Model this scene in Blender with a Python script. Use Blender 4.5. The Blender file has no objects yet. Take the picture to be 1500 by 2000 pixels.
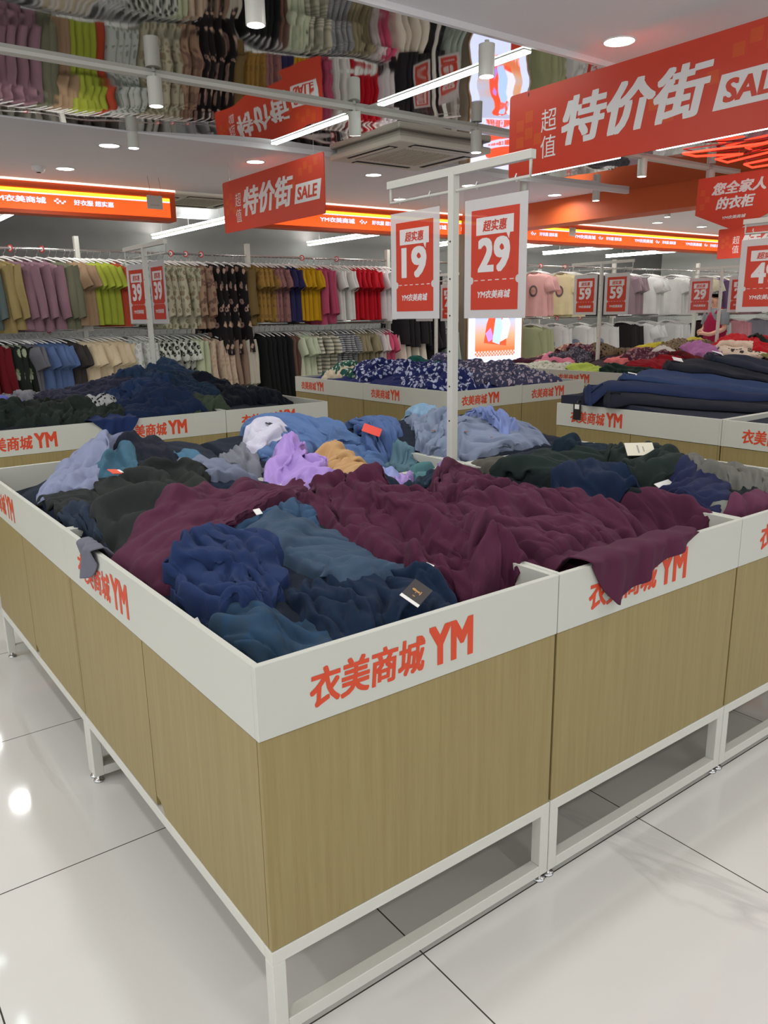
import bpy, bmesh, math, random
import numpy as np
from mathutils import Vector, Matrix
SC = bpy.context.scene
COL = SC.collection
PI = math.pi
R = math.radians

def lin(c):
    return tuple(((v / 255.0) / 12.92 if v / 255.0 <= .04045 else ((v / 255.0 + .055) / 1.055) ** 2.4) for v in c)

# ------------------------------------------------------------------ camera, light level
cam = bpy.data.cameras.new('camera')
cam.sensor_fit = 'VERTICAL'; cam.sensor_height = 36.0; cam.lens = 36.0 * 1534.3 / 2000.0
cam.clip_start = .05; cam.clip_end = 80
co = bpy.data.objects.new('camera', cam); COL.objects.link(co)
yaw, pit, rol = .638122, -.246319, -.015964
fw = Vector((math.sin(yaw) * math.cos(pit), math.cos(yaw) * math.cos(pit), math.sin(pit)))
rr = Vector((math.cos(yaw), -math.sin(yaw), 0)); uu = rr.cross(fw)
r2 = math.cos(rol) * rr + math.sin(rol) * uu; u2 = -math.sin(rol) * rr + math.cos(rol) * uu
mt = Matrix((r2, u2, -fw)).transposed().to_4x4(); mt.translation = Vector((-.5609, -1.1408, 1.4087))
co.matrix_world = mt
SC.camera = co
SC.view_settings.view_transform = 'Standard'; SC.view_settings.look = 'None'
SC.view_settings.exposure = 0.0; SC.view_settings.gamma = 1.0; SC.view_settings.use_curve_mapping = False
w = bpy.data.worlds.new('world'); SC.world = w; w.use_nodes = True
w.node_tree.nodes['Background'].inputs[0].default_value = (.8, .82, .85, 1)
w.node_tree.nodes['Background'].inputs[1].default_value = 1.7
DOWN_W = 7.0        # watts of one recessed downlight
LED_E = 9.0         # emission of the linear led diffusers
TUBE_E = 16.0
H_C = 2.8           # white ceiling height

# ------------------------------------------------------------------ materials
MATS = {}
def mat(name, col=(128, 128, 128), rough=.6, metal=0, emit=0, ecol=None, bump=0, bscale=300, var=0, vscale=3, sheen=0, spec=.5, alpha=None, trans=0):
    if name in MATS: return MATS[name]
    m = bpy.data.materials.new(name); m.use_nodes = True
    nt = m.node_tree; b = nt.nodes['Principled BSDF']
    c = lin(col)
    b.inputs['Base Color'].default_value = (*c, 1); b.inputs['Roughness'].default_value = rough
    b.inputs['Metallic'].default_value = metal; b.inputs['Specular IOR Level'].default_value = spec
    if sheen: b.inputs['Sheen Weight'].default_value = sheen; b.inputs['Sheen Roughness'].default_value = .5
    if emit:
        b.inputs['Emission Color'].default_value = (*lin(ecol or col), 1); b.inputs['Emission Strength'].default_value = emit
    if trans: b.inputs['Transmission Weight'].default_value = trans
    if var or bump:
        tc = nt.nodes.new('ShaderNodeTexCoord')
    if var:
        n = nt.nodes.new('ShaderNodeTexNoise'); n.inputs['Scale'].default_value = vscale; n.inputs['Detail'].default_value = 4
        nt.links.new(tc.outputs['Object'], n.inputs['Vector'])
        mx = nt.nodes.new('ShaderNodeMix'); mx.data_type = 'RGBA'
        mx.inputs['A'].default_value = (*[v * (1 - var) for v in c], 1); mx.inputs['B'].default_value = (*[min(1, v * (1 + var)) for v in c], 1)
        nt.links.new(n.outputs['Fac'], mx.inputs['Factor']); nt.links.new(mx.outputs['Result'], b.inputs['Base Color'])
    if bump:
        n2 = nt.nodes.new('ShaderNodeTexNoise'); n2.inputs['Scale'].default_value = bscale; n2.inputs['Detail'].default_value = 2
        nt.links.new(tc.outputs['Object'], n2.inputs['Vector'])
        bp = nt.nodes.new('ShaderNodeBump'); bp.inputs['Strength'].default_value = bump; bp.inputs['Distance'].default_value = .002
        nt.links.new(n2.outputs['Fac'], bp.inputs['Height']); nt.links.new(bp.outputs['Normal'], b.inputs['Normal'])
    MATS[name] = m
    return m

def fabric(col, pat=None, c2=None, c3=None, scale=14.0):
    """jersey cloth; pat: None, 'floral', 'stripe', 'plaid', 'leopard' """
    col = tuple(int(c * .92) for c in col)
    key = 'fabric_%d_%d_%d' % tuple(col) + (('_' + pat + '_%d_%d_%d' % tuple(c2) + '_%g' % scale) if pat else '')
    if key in MATS: return MATS[key]
    m = mat(key, col, rough=.92, bump=.25, bscale=900, var=.10, vscale=9, sheen=.03, spec=.12)
    if not pat: return m
    nt = m.node_tree; b = nt.nodes['Principled BSDF']
    uv = nt.nodes.new('ShaderNodeUVMap')
    def mixc(fac, a, bc):
        mx = nt.nodes.new('ShaderNodeMix'); mx.data_type = 'RGBA'
        nt.links.new(fac, mx.inputs['Factor'])
        if isinstance(a, tuple): mx.inputs['A'].default_value = (*a, 1)
        else: nt.links.new(a, mx.inputs['A'])
        if isinstance(bc, tuple): mx.inputs['B'].default_value = (*bc, 1)
        else: nt.links.new(bc, mx.inputs['B'])
        return mx.outputs['Result']
    def step(out, lo, hi):
        mr = nt.nodes.new('ShaderNodeMapRange'); mr.inputs['From Min'].default_value = lo; mr.inputs['From Max'].default_value = hi
        nt.links.new(out, mr.inputs['Value']); return mr.outputs['Result']
    base = lin(col); s2 = lin(c2); s3 = lin(c3 or c2)
    if pat in ('floral', 'leopard'):
        vo = nt.nodes.new('ShaderNodeTexVoronoi'); vo.inputs['Scale'].default_value = scale
        no = nt.nodes.new('ShaderNodeTexNoise'); no.inputs['Scale'].default_value = scale * 1.6
        nt.links.new(uv.outputs['UV'], no.inputs['Vector'])
        ad = nt.nodes.new('ShaderNodeVectorMath'); ad.operation = 'MULTIPLY_ADD'
        nt.links.new(no.outputs['Color'], ad.inputs[0]); ad.inputs[1].default_value = (.6 / scale,) * 3
        nt.links.new(uv.outputs['UV'], ad.inputs[2]); nt.links.new(ad.outputs[0], vo.inputs['Vector'])
        f = step(vo.outputs['Distance'], .42, .34)
        cc = mixc(vo.outputs['Color'], s2, s3)
        o = mixc(f, base, cc)
        if pat == 'floral':
            f2 = step(vo.outputs['Distance'], .16, .11); o = mixc(f2, o, base)
    else:
        sx = nt.nodes.new('ShaderNodeSeparateXYZ'); nt.links.new(uv.outputs['UV'], sx.inputs[0])
        def st(out):
            a = nt.nodes.new('ShaderNodeMath'); a.operation = 'MULTIPLY'; a.inputs[1].default_value = scale * 6.283
            nt.links.new(out, a.inputs[0])
            s = nt.nodes.new('ShaderNodeMath'); s.operation = 'SINE'; nt.links.new(a.outputs[0], s.inputs[0])
            return step(s.outputs[0], .1, .4)
        o = mixc(st(sx.outputs['Y']), base, s2)
        if pat == 'plaid':
            o = mixc(st(sx.outputs['X']), o, tuple(.5 * (p + q) for p, q in zip(base, s2)))
    nt.links.new(o, b.inputs['Base Color'])
    return m

WHITE = mat('white_laminate', (192, 193, 183), .45, var=.015, vscale=4)
FRAME = mat('white_powder_coat', (206, 205, 195), .4)
CHROME = mat('chrome', (200, 200, 200), .18, metal=1)
GALV = mat('brushed_steel', (170, 170, 168), .35, metal=1)
RED = mat('poster_red', (207, 62, 38), .45)
REDL = mat('lettering_red', (205, 68, 32), .5)
WHT = mat('print_white', (228, 224, 222), .5)
CARD = mat('card_white', (224, 220, 218), .5)
ORANGE = mat('fascia_orange', (214, 84, 34), .5)
ORANGE_SQ = mat('print_orange', (216, 96, 36), .5)
DARK = mat('dark_gap', (24, 22, 22), .8)
WIRE = mat('steel_wire', (150, 148, 145), .4, metal=.8)
PLASTIC_W = mat('white_plastic', (225, 224, 220), .4)
ACBODY = mat('ac_plastic', (214, 208, 192), .45)
GYP = mat('gypsum_white', (226, 224, 225), .8)

def wood():
    m = bpy.data.materials.new('oak_laminate'); m.use_nodes = True; nt = m.node_tree; b = nt.nodes['Principled BSDF']
    b.inputs['Roughness'].default_value = .5; b.inputs['Specular IOR Level'].default_value = .35
    tc = nt.nodes.new('ShaderNodeTexCoord'); mp = nt.nodes.new('ShaderNodeMapping'); mp.inputs['Scale'].default_value = (60, 60, 2.2)
    n = nt.nodes.new('ShaderNodeTexNoise'); n.inputs['Scale'].default_value = 1.5; n.inputs['Detail'].default_value = 6; n.inputs['Roughness'].default_value = .65
    nt.links.new(tc.outputs['Object'], mp.inputs['Vector']); nt.links.new(mp.outputs['Vector'], n.inputs['Vector'])
    cr = nt.nodes.new('ShaderNodeValToRGB'); cr.color_ramp.elements[0].position = .3; cr.color_ramp.elements[1].position = .72
    cr.color_ramp.elements[0].color = (*lin((139, 123, 79)), 1); cr.color_ramp.elements[1].color = (*lin((151, 136, 91)), 1)
    nt.links.new(n.outputs['Fac'], cr.inputs['Fac']); nt.links.new(cr.outputs['Color'], b.inputs['Base Color'])
    return m
WOOD = wood()

def floor_mat():
    m = bpy.data.materials.new('marble_tile'); m.use_nodes = True; nt = m.node_tree; b = nt.nodes['Principled BSDF']
    tc = nt.nodes.new('ShaderNodeTexCoord'); sx = nt.nodes.new('ShaderNodeSeparateXYZ'); nt.links.new(tc.outputs['Object'], sx.inputs[0])
    def joint(out, off):
        a = nt.nodes.new('ShaderNodeMath'); a.operation = 'ADD'; a.inputs[1].default_value = 40 - off; nt.links.new(out, a.inputs[0])
        d = nt.nodes.new('ShaderNodeMath'); d.operation = 'PINGPONG'; d.inputs[1].default_value = .4; nt.links.new(a.outputs[0], d.inputs[0])
        l = nt.nodes.new('ShaderNodeMath'); l.operation = 'LESS_THAN'; l.inputs[1].default_value = .0018; nt.links.new(d.outputs[0], l.inputs[0])
        return l.outputs[0]
    jx = joint(sx.outputs['X'], .382); jy = joint(sx.outputs['Y'], .009)
    mxj = nt.nodes.new('ShaderNodeMath'); mxj.operation = 'MAXIMUM'; nt.links.new(jx, mxj.inputs[0]); nt.links.new(jy, mxj.inputs[1])
    # veins
    n0 = nt.nodes.new('ShaderNodeTexNoise'); n0.inputs['Scale'].default_value = 1.2; n0.inputs['Detail'].default_value = 5
    mp = nt.nodes.new('ShaderNodeMapping'); mp.inputs['Rotation'].default_value = (0, 0, .7); mp.inputs['Scale'].default_value = (1, .35, 1)
    nt.links.new(tc.outputs['Object'], mp.inputs['Vector']); nt.links.new(mp.outputs['Vector'], n0.inputs['Vector'])
    n1 = nt.nodes.new('ShaderNodeTexNoise'); n1.inputs['Scale'].default_value = 2.1; n1.inputs['Detail'].default_value = 8; n1.inputs['Distortion'].default_value = 1.2
    nt.links.new(mp.outputs['Vector'], n1.inputs['Vector'])
    ab = nt.nodes.new('ShaderNodeMath'); ab.operation = 'SUBTRACT'; ab.inputs[1].default_value = .5; nt.links.new(n1.outputs['Fac'], ab.inputs[0])
    aa = nt.nodes.new('ShaderNodeMath'); aa.operation = 'ABSOLUTE'; nt.links.new(ab.outputs[0], aa.inputs[0])
    mr = nt.nodes.new('ShaderNodeMapRange'); mr.inputs['From Min'].default_value = 0; mr.inputs['From Max'].default_value = .02; mr.inputs['To Min'].default_value = .55; mr.inputs['To Max'].default_value = 0
    nt.links.new(aa.outputs[0], mr.inputs['Value'])
    mm = nt.nodes.new('ShaderNodeMapRange'); mm.inputs['From Min'].default_value = .52; mm.inputs['From Max'].default_value = .66; nt.links.new(n0.outputs['Fac'], mm.inputs['Value'])
    mu = nt.nodes.new('ShaderNodeMath'); mu.operation = 'MULTIPLY'; nt.links.new(mr.outputs['Result'], mu.inputs[0]); nt.links.new(mm.outputs['Result'], mu.inputs[1])
    cr = nt.nodes.new('ShaderNodeValToRGB'); cr.color_ramp.elements[0].color = (*lin((214, 212, 208)), 1); cr.color_ramp.elements[1].color = (*lin((226, 224, 219)), 1)
    nt.links.new(n0.outputs['Fac'], cr.inputs['Fac'])
    m1 = nt.nodes.new('ShaderNodeMix'); m1.data_type = 'RGBA'; m1.inputs['B'].default_value = (*lin((166, 165, 166)), 1)
    nt.links.new(cr.outputs['Color'], m1.inputs['A']); nt.links.new(mu.outputs[0], m1.inputs['Factor'])
    m2 = nt.nodes.new('ShaderNodeMix'); m2.data_type = 'RGBA'; m2.inputs['B'].default_value = (*lin((70, 66, 62)), 1)
    nt.links.new(m1.outputs['Result'], m2.inputs['A']); nt.links.new(mxj.outputs[0], m2.inputs['Factor']); nt.links.new(m2.outputs['Result'], b.inputs['Base Color'])
    b.inputs['Roughness'].default_value = .06; b.inputs['Specular IOR Level'].default_value = .5
    return m
FLOOR = floor_mat()

def mirror_mat():
    m = bpy.data.materials.new('mirror_steel'); m.use_nodes = True; nt = m.node_tree; b = nt.nodes['Principled BSDF']
    b.inputs['Base Color'].default_value = (.62, .61, .60, 1); b.inputs['Metallic'].default_value = 1; b.inputs['Roughness'].default_value = .03
    tc = nt.nodes.new('ShaderNodeTexCoord'); n = nt.nodes.new('ShaderNodeTexNoise'); n.inputs['Scale'].default_value = 1.3; n.inputs['Detail'].default_value = 1
    nt.links.new(tc.outputs['Object'], n.inputs['Vector'])
    bp = nt.nodes.new('ShaderNodeBump'); bp.inputs['Strength'].default_value = 1.0; bp.inputs['Distance'].default_value = .013
    nt.links.new(n.outputs['Fac'], bp.inputs['Height']); nt.links.new(bp.outputs['Normal'], b.inputs['Normal'])
    return m
MIRROR = mirror_mat()

def acrylic():
    m = bpy.data.materials.new('clear_acrylic'); m.use_nodes = True; nt = m.node_tree
    nt.nodes.remove(nt.nodes['Principled BSDF']); out = nt.nodes['Material Output']
    t = nt.nodes.new('ShaderNodeBsdfTransparent'); t.inputs[0].default_value = (.97, .97, .97, 1)
    g = nt.nodes.new('ShaderNodeBsdfGlossy'); g.inputs['Roughness'].default_value = .02
    f = nt.nodes.new('ShaderNodeLayerWeight'); pw = nt.nodes.new('ShaderNodeMath'); pw.operation = 'POWER'; pw.inputs[1].default_value = 4
    nt.links.new(f.outputs['Facing'], pw.inputs[0]); ma = nt.nodes.new('ShaderNodeMath'); ma.operation = 'MULTIPLY_ADD'; ma.inputs[1].default_value = .6; ma.inputs[2].default_value = .045; nt.links.new(pw.outputs[0], ma.inputs[0])
    mx = nt.nodes.new('ShaderNodeMixShader'); nt.links.new(ma.outputs[0], mx.inputs[0]); nt.links.new(t.outputs[0], mx.inputs[1]); nt.links.new(g.outputs[0], mx.inputs[2])
    nt.links.new(mx.outputs[0], out.inputs[0])
    return m
ACRYLIC = acrylic()

def emitter(name, col, s):
    return mat(name, col, .5, emit=s, ecol=col)
LAMP = emitter('lamp_diffuser', (255, 252, 246), 14)
LED = emitter('led_diffuser', (236, 255, 250), LED_E)
TUBE = emitter('tube_diffuser', (240, 255, 250), TUBE_E)

# ------------------------------------------------------------------ mesh helpers
class MB:
    def __init__(s): s.v = []; s.f = []; s.sm = []
    def add(s, vs, fs, smooth=False):
        o = len(s.v); s.v += [tuple(map(float, p)) for p in vs]
        s.f += [tuple(i + o for i in f) for f in fs]; s.sm += [smooth] * len(fs); return s
    def box(s, a, b):
        (x0, y0, z0), (x1, y1, z1) = a, b
        return s.add([(x0, y0, z0), (x1, y0, z0), (x1, y1, z0), (x0, y1, z0), (x0, y0, z1), (x1, y0, z1), (x1, y1, z1), (x0, y1, z1)],
                     [(0, 3, 2, 1), (4, 5, 6, 7), (0, 1, 5, 4), (1, 2, 6, 5), (2, 3, 7, 6), (3, 0, 4, 7)])
    def tube(s, pts, r, n=8, caps=True):
        pts = [Vector(p) for p in pts]; rs = r if isinstance(r, (list, tuple)) else [r] * len(pts)
        rings = []; up = None
        for i, p in enumerate(pts):
            d = (pts[min(i + 1, len(pts) - 1)] - pts[max(i - 1, 0)]).normalized()
            if up is None or abs(up.dot(d)) > .95: up = Vector((0, 0, 1)) if abs(d.z) < .9 else Vector((1, 0, 0))
            a = d.cross(up).normalized(); b = a.cross(d).normalized(); up = b
            rings.append([p + rs[i] * (math.cos(2 * PI * k / n) * a + math.sin(2 * PI * k / n) * b) for k in range(n)])
        vs = [q for rg in rings for q in rg]; fs = []
        for i in range(len(pts) - 1):
            for k in range(n): fs.append((i * n + k, i * n + (k + 1) % n, (i + 1) * n + (k + 1) % n, (i + 1) * n + k))
        s.add(vs, fs, True)
        if caps:
            s.add(rings[0], [tuple(range(n))[::-1]]); s.add(rings[-1], [tuple(range(n))])
        return s
    def cyl(s, p0, p1, r, n=20): return s.tube([p0, p1], r, n)
    def prism(s, poly, y0, y1):
        """poly in XZ, extruded along Y"""
        n = len(poly); vs = [(x, y0, z) for x, z in poly] + [(x, y1, z) for x, z in poly]
        fs = [tuple(range(n)), tuple(range(2 * n - 1, n - 1, -1))] + [((k + 1) % n, k, n + k, n + (k + 1) % n) for k in range(n)]
        return s.add(vs, fs)
    def lathe(s, prof, n=24, c=(0, 0)):
        vs = []; fs = []; m = len(prof)
        for k in range(n):
            a = 2 * PI * k / n
            vs += [(c[0] + r * math.cos(a), c[1] + r * math.sin(a), z) for r, z in prof]
        for k in range(n):
            for i in range(m - 1): fs.append((k * m + i, ((k + 1) % n) * m + i, ((k + 1) % n) * m + i + 1, k * m + i + 1))
        return s.add(vs, fs, True)
    def mesh(s, name, m=None):
        me = bpy.data.meshes.new(name); me.from_pydata(s.v, [], s.f); me.polygons.foreach_set('use_smooth', s.sm)
        me.update()
        if m: me.materials.append(m)
        return me
    def build(s, name, m, parent=None, loc=None, rz=0):
        o = bpy.data.objects.new(name, s.mesh(name, m)); COL.objects.link(o)
        if parent: o.parent = parent
        if loc is not None: o.location = loc
        if rz: o.rotation_euler = (0, 0, rz)
        return o

def obj(name, me, parent=None, loc=(0, 0, 0), rz=0):
    o = bpy.data.objects.new(name, me); COL.objects.link(o); o.location = loc; o.rotation_euler = (0, 0, rz)
    if parent: o.parent = parent
    return o
def tag(o, label, cat, group=None, kind=None):
    o['label'] = label; o['category'] = cat
    if group: o['group'] = group
    if kind: o['kind'] = kind
    return o
def thing(name, label, cat, loc=(0, 0, 0), rz=0, group=None):
    o = bpy.data.objects.new(name, None); COL.objects.link(o); o.location = loc; o.rotation_euler = (0, 0, rz)
    o.empty_display_size = .1
    return tag(o, label, cat, group)
def struct(name, mb, m, label=None):
    o = mb.build(name, m); o['kind'] = 'structure'
    if label: o['label'] = label
    return o
def bevel(o, wd=.002, seg=1):
    b = o.modifiers.new('bevel', 'BEVEL'); b.width = wd; b.segments = seg; b.limit_method = 'ANGLE'; return o
ORD = ['first', 'second', 'third', 'fourth', 'fifth', 'sixth', 'seventh', 'eighth', 'ninth', 'tenth', 'eleventh', 'twelfth', 'thirteenth', 'fourteenth', 'fifteenth', 'sixteenth', 'seventeenth', 'eighteenth', 'nineteenth', 'twentieth']
NUM = ['zero', 'one', 'two', 'three', 'four', 'five', 'six', 'seven', 'eight', 'nine', 'ten']
def nth(i, n):
    if n == 1: return 'single'
    return 'leftmost' if i == 0 else ('rightmost' if i == n - 1 else ORD[i])

TEXT = {}
def text_mesh(body, wid, hgt, m, bold=.02, shear=0.0, depth=.0012):
    """lettering in the XZ plane, reading along +X, facing -Y, lower left corner at the origin"""
    key = (body, round(wid, 3), round(hgt, 3), m.name, bold, shear)
    if key in TEXT: return TEXT[key]
    c = bpy.data.curves.new('lettering', 'FONT'); c.body = body; c.shear = shear; c.resolution_u = 3
    o = bpy.data.objects.new('lettering', c); COL.objects.link(o)
    me = bpy.data.meshes.new_from_object(o.evaluated_get(bpy.context.evaluated_depsgraph_get()))
    bpy.data.objects.remove(o); bpy.data.curves.remove(c)
    co_ = np.empty(len(me.vertices) * 3); me.vertices.foreach_get('co', co_); co_ = co_.reshape(-1, 3)
    fs = [tuple(p.vertices) for p in me.polygons]; bpy.data.meshes.remove(me); n = len(co_); vs = []; ff = []
    sh = [(0, 0)] if not bold else [(i * bold, j * bold * .7) for i in (-1, -.33, .33, 1) for j in (-1, 0, 1)]
    for k, (dx, dz) in enumerate(sh):
        vs.append(co_ + np.array([dx, dz, .0])); ff += [tuple(i + k * n for i in f) for f in fs]
    V = np.vstack(vs); lo, hi = V.min(0), V.max(0); Q = np.zeros_like(V)
    Q[:, 0] = (V[:, 0] - lo[0]) / (hi[0] - lo[0]) * wid; Q[:, 2] = (V[:, 1] - lo[1]) / (hi[1] - lo[1]) * hgt; Q[:, 1] = -depth * .4 - np.repeat(np.arange(len(sh)), n) * 3e-5
    me = bpy.data.meshes.new('lettering'); me.from_pydata(Q.tolist(), [], ff); me.materials.append(m); me.update()
    TEXT[key] = me
    return me

# ------------------------------------------------------------------ the room
def sbox(name, a, b, m): return struct(name, MB().box(a, b), m)
sbox('floor', (-5, -6, -.1), (20, 13.2, 0), FLOOR)
GREYW = mat('wall_paint', (196, 194, 190), .8, var=.03)
DGREY = mat('exposed_ceiling', (176, 178, 176), .85, var=.25, vscale=1.2)
sbox('wall_back', (-5, 13.0, 0), (20, 13.2, 3.5), mat('far_wall', (120, 118, 116), .8, var=.1))
sbox('wall_left', (-5.2, 5.5, 0), (-5, 13.2, 3.5), GREYW)   # opening added out of view so the world background fills the room
sbox('wall_right', (20, -6, 0), (20.2, 13.2, 3.5), GREYW)
sbox('wall_front', (6, -6.2, 0), (20, -6, 3.5), GREYW)  # left part omitted too, to let the background light in
YM0, YM1, XM1, YF = 2.11, 4.97, 7.6, 7.86
ZM = 2.77           # the mirrored strip hangs a little below the white ceiling
sbox('ceiling', (-5, -6, H_C), (20, YM0, H_C + .12), GYP)
sbox('ceiling_middle', (-5, YM1, H_C), (20, YF, H_C + .12), GYP)
sbox('ceiling_right', (XM1 + .35, YM0, H_C), (20, YM1, H_C + .12), GYP)
sbox('ceiling_exposed', (-5, YF, 3.4), (20, 13.2, 3.5), DGREY)
def mirror_strip():
    b = MB(); nx, ny = 64, 24; x0, x1 = -5, XM1
    def zz(x, y):
        t = min(1, max(0, (y - 3.2) / (YM1 - 3.2))); k = min(1, max(0, (2.7 - x) / 1.0))
        return ZM - .034 * t * t * (3 - 2 * t) * k
    g = [(x0 + (x1 - x0) * i / nx, YM0 + (YM1 - YM0) * j / ny) for i in range(nx + 1) for j in range(ny + 1)]
    b.add([(x, y, zz(x, y)) for x, y in g], [(i * (ny + 1) + j, i * (ny + 1) + j + 1, (i + 1) * (ny + 1) + j + 1, (i + 1) * (ny + 1) + j) for i in range(nx) for j in range(ny)], True)
    struct('ceiling_mirror', b, MIRROR)
mirror_strip()
sbox('ceiling_strip_front', (-5, YM0 - .025, ZM), (XM1, YM0, H_C), GYP)
sbox('ceiling_strip_back', (-5, YM1, ZM - .04), (XM1, YM1 + .05, H_C), GYP)
sbox('ceiling_strip_core', (-5, YM0, H_C), (XM1, YM1, H_C + .1), GYP)
sbox('ceiling_beam', (XM1, YM0 - .6, 2.5), (XM1 + .35, YF, H_C - .001), mat('beam_orange', (204, 92, 40), .55))

# ------------------------------------------------------------------ lamps
def downlight(x, y, label):
    t = thing('downlight', label, 'downlight', (x, y, H_C), 0, 'recessed ceiling downlights')
    MB().lathe([(.079, -.001), (.09, -.001), (.092, -.004), (.088, -.009), (.079, -.006)], 28).build('trim_ring', PLASTIC_W, t)
    MB().lathe([(.0, -.004), (.079, -.004)], 28).build('diffuser', LAMP, t)
    l = bpy.data.lights.new('downlight_lamp', 'AREA'); l.shape = 'DISK'; l.size = .15; l.energy = DOWN_W; l.color = (1, .995, .97); l.spread = R(160)
    lo = bpy.data.objects.new('downlight_lamp', l); COL.objects.link(lo); lo.parent = t; lo.location = (0, 0, -.012)
ROWN = {1.83: 'row nearest the camera side of the mirror strip', .48: 'row over the near bins', -.87: 'row over the front aisle', -2.3: 'row behind the front aisle', 5.84: 'row beyond the mirror strip', 7.09: 'row along the lit fascia', 3.6: 'row beyond the orange beam'}
for y, xs in ((1.83, (-3.55, -2.2, -.85, .5, 1.85, 3.25, 5.9, 8.6, 11.3)), (.48, (-2.2, .5, 3.2, 5.9, 8.6, 11.3)), (-.87, (-3.55, -.85, 1.85, 4.55, 7.25)), (-2.3, (-2.2, .5, 3.2, 5.9)),
              (5.84, (-.85, .5, 1.85, 3.2, 4.55, 5.88, 7.3, 8.6, 9.93, 11.3, 13.9)), (7.09, (.5, 1.84, 5.87, 7.3, 8.6, 9.93, 11.22, 12.5, 13.9)), (3.6, (8.6, 11.3, 13.9))):
    for i, x in enumerate(xs):
        downlight(x, y, '%s round recessed downlight of the %s' % (ORD[i], ROWN[y]))

def spot(x, y, zt, label, tilt=0):
    t = thing('cylinder_spotlight', label, 'spotlight', (x, y, zt), 0, 'white cylinder spotlights')
    dz = 0; MB().cyl((0, 0, -.05), (0, 0, 0), .012, 10).build('stem', FRAME, t)
    d = Vector((math.sin(tilt) * .6, math.sin(tilt) * .8, -math.cos(tilt)))
    a = Vector((0, 0, -.02)); b = a + d * .15
    MB().tube([a, b], .042, 20).build('canister', FRAME, t)
    c = MB(); c.tube([b - d * .004, b + d * .001], .036, 20); c.build('lens', LAMP, t)
SPN = [(1.23, 2.12, 'white cylinder spotlight over the front left end of the mirror strip'), (2.56, 2.12, 'white cylinder spotlight beside the near end of the long led bar'),
       (1.37, 3.6, 'white cylinder spotlight on the white track above the middle bins'), (2.76, 3.6, 'tilted white cylinder spotlight where track and led bar cross'),
       (3.88, 3.6, 'white cylinder spotlight on the track behind the air conditioner'), (5.94, 3.6, 'white cylinder spotlight under the second led bar'),
       (7.04, 3.6, 'white cylinder spotlight in front of the pointed red sign'), (1.74, 5.0, 'white cylinder spotlight at the far left edge of the mirror strip'),
       (4.95, 5.05, 'white cylinder spotlight at the far edge behind the price stand'), (5.95, 5.07, 'white cylinder spotlight right of the twenty-nine price card'),
       (7.12, 5.06, 'white cylinder spotlight just below the orange beam'), (9.3, 5.6, 'white cylinder spotlight beside a downlight beyond the orange beam')]
for i, (x, y, l) in enumerate(SPN): spot(x, y, H_C if (y < YM0 or y > YM1) else ZM - .01, l, R(14) if i == 3 else 0)

def ledbar(x, y0, y1, z, label, gaps=(), m=LED, wd=.05, name='linear_led_light', hang=H_C):
    t = thing(name, label, 'light bar', (x, 0, z), 0, 'linear light bars')
    MB().box((-wd / 2 - .006, y0, 0), (wd / 2 + .006, y1, .02 if z < ZM else .035)).build('housing', FRAME, t)
    for k in () if z < ZM else (.12, .5, .88): MB().cyl((0, y0 + (y1 - y0) * k, .03), (0, y0 + (y1 - y0) * k, hang - z), .004, 6).build('suspension_rod', WIRE, t)
    if name == 'tube_light': MB().box((-wd * .7, y0, .037), (wd * .7, y1, .05)).build('added_uplight', emitter('added_uplight_glow', (255, 252, 248), 34), t)  # glowing strip added on top to brighten the exposed ceiling
    ys = [y0] + [g for p in gaps for g in p] + [y1]
    for a, b in zip(ys[::2], ys[1::2]): MB().box((-wd / 2, a, -.010 if z < ZM else -.022), (wd / 2, b, 0)).build('diffuser', m, t)
ledbar(2.87, 2.13, 4.9, ZM - .004, 'long white led bar under the mirror strip before the air conditioner', ((3.45, 3.85),))
ledbar(5.79, 2.13, 4.9, ZM - .004, 'white led bar under the mirror strip behind the big red banner', ((3.35, 3.75),))
ledbar(-.05, 2.13, 4.9, ZM - .004, 'white led bar at the left end of the mirror strip', ((3.4, 3.9),))
ledbar(-2.97, 2.13, 4.9, ZM - .004, 'white led bar beyond the left end of the mirror strip', ((3.4, 3.9),))
t = thing('lighting_track', 'white track bar crossing the mirrored ceiling strip', 'track', (0, 3.63, ZM - .012))
MB().box((-5, -.032, -.012), (7.58, .032, .02)).build('track_rail', FRAME, t)
for (x, y0, y1, l) in ((2.1, 8.4, 11.4, 'hanging tube light over the racks at far left'), (4.93, 9.9, 12.9, 'hanging tube light above the patterned blouses'), (8.1, 9.6, 12.9, 'hanging tube light above the red and white tees'),
                       (10.6, 8.6, 12.6, 'hanging tube light beyond the lit screen'), (12.6, 8.6, 12.6, 'hanging tube light above the cream tees'), (14.6, 8.5, 12.6, 'hanging tube light above the white tees'), (17.0, 8.5, 12.6, 'hanging tube light at the far right end')):
    ledbar(x, y0, y1, 2.78, l, (), TUBE, .07, 'tube_light', 3.4)

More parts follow.
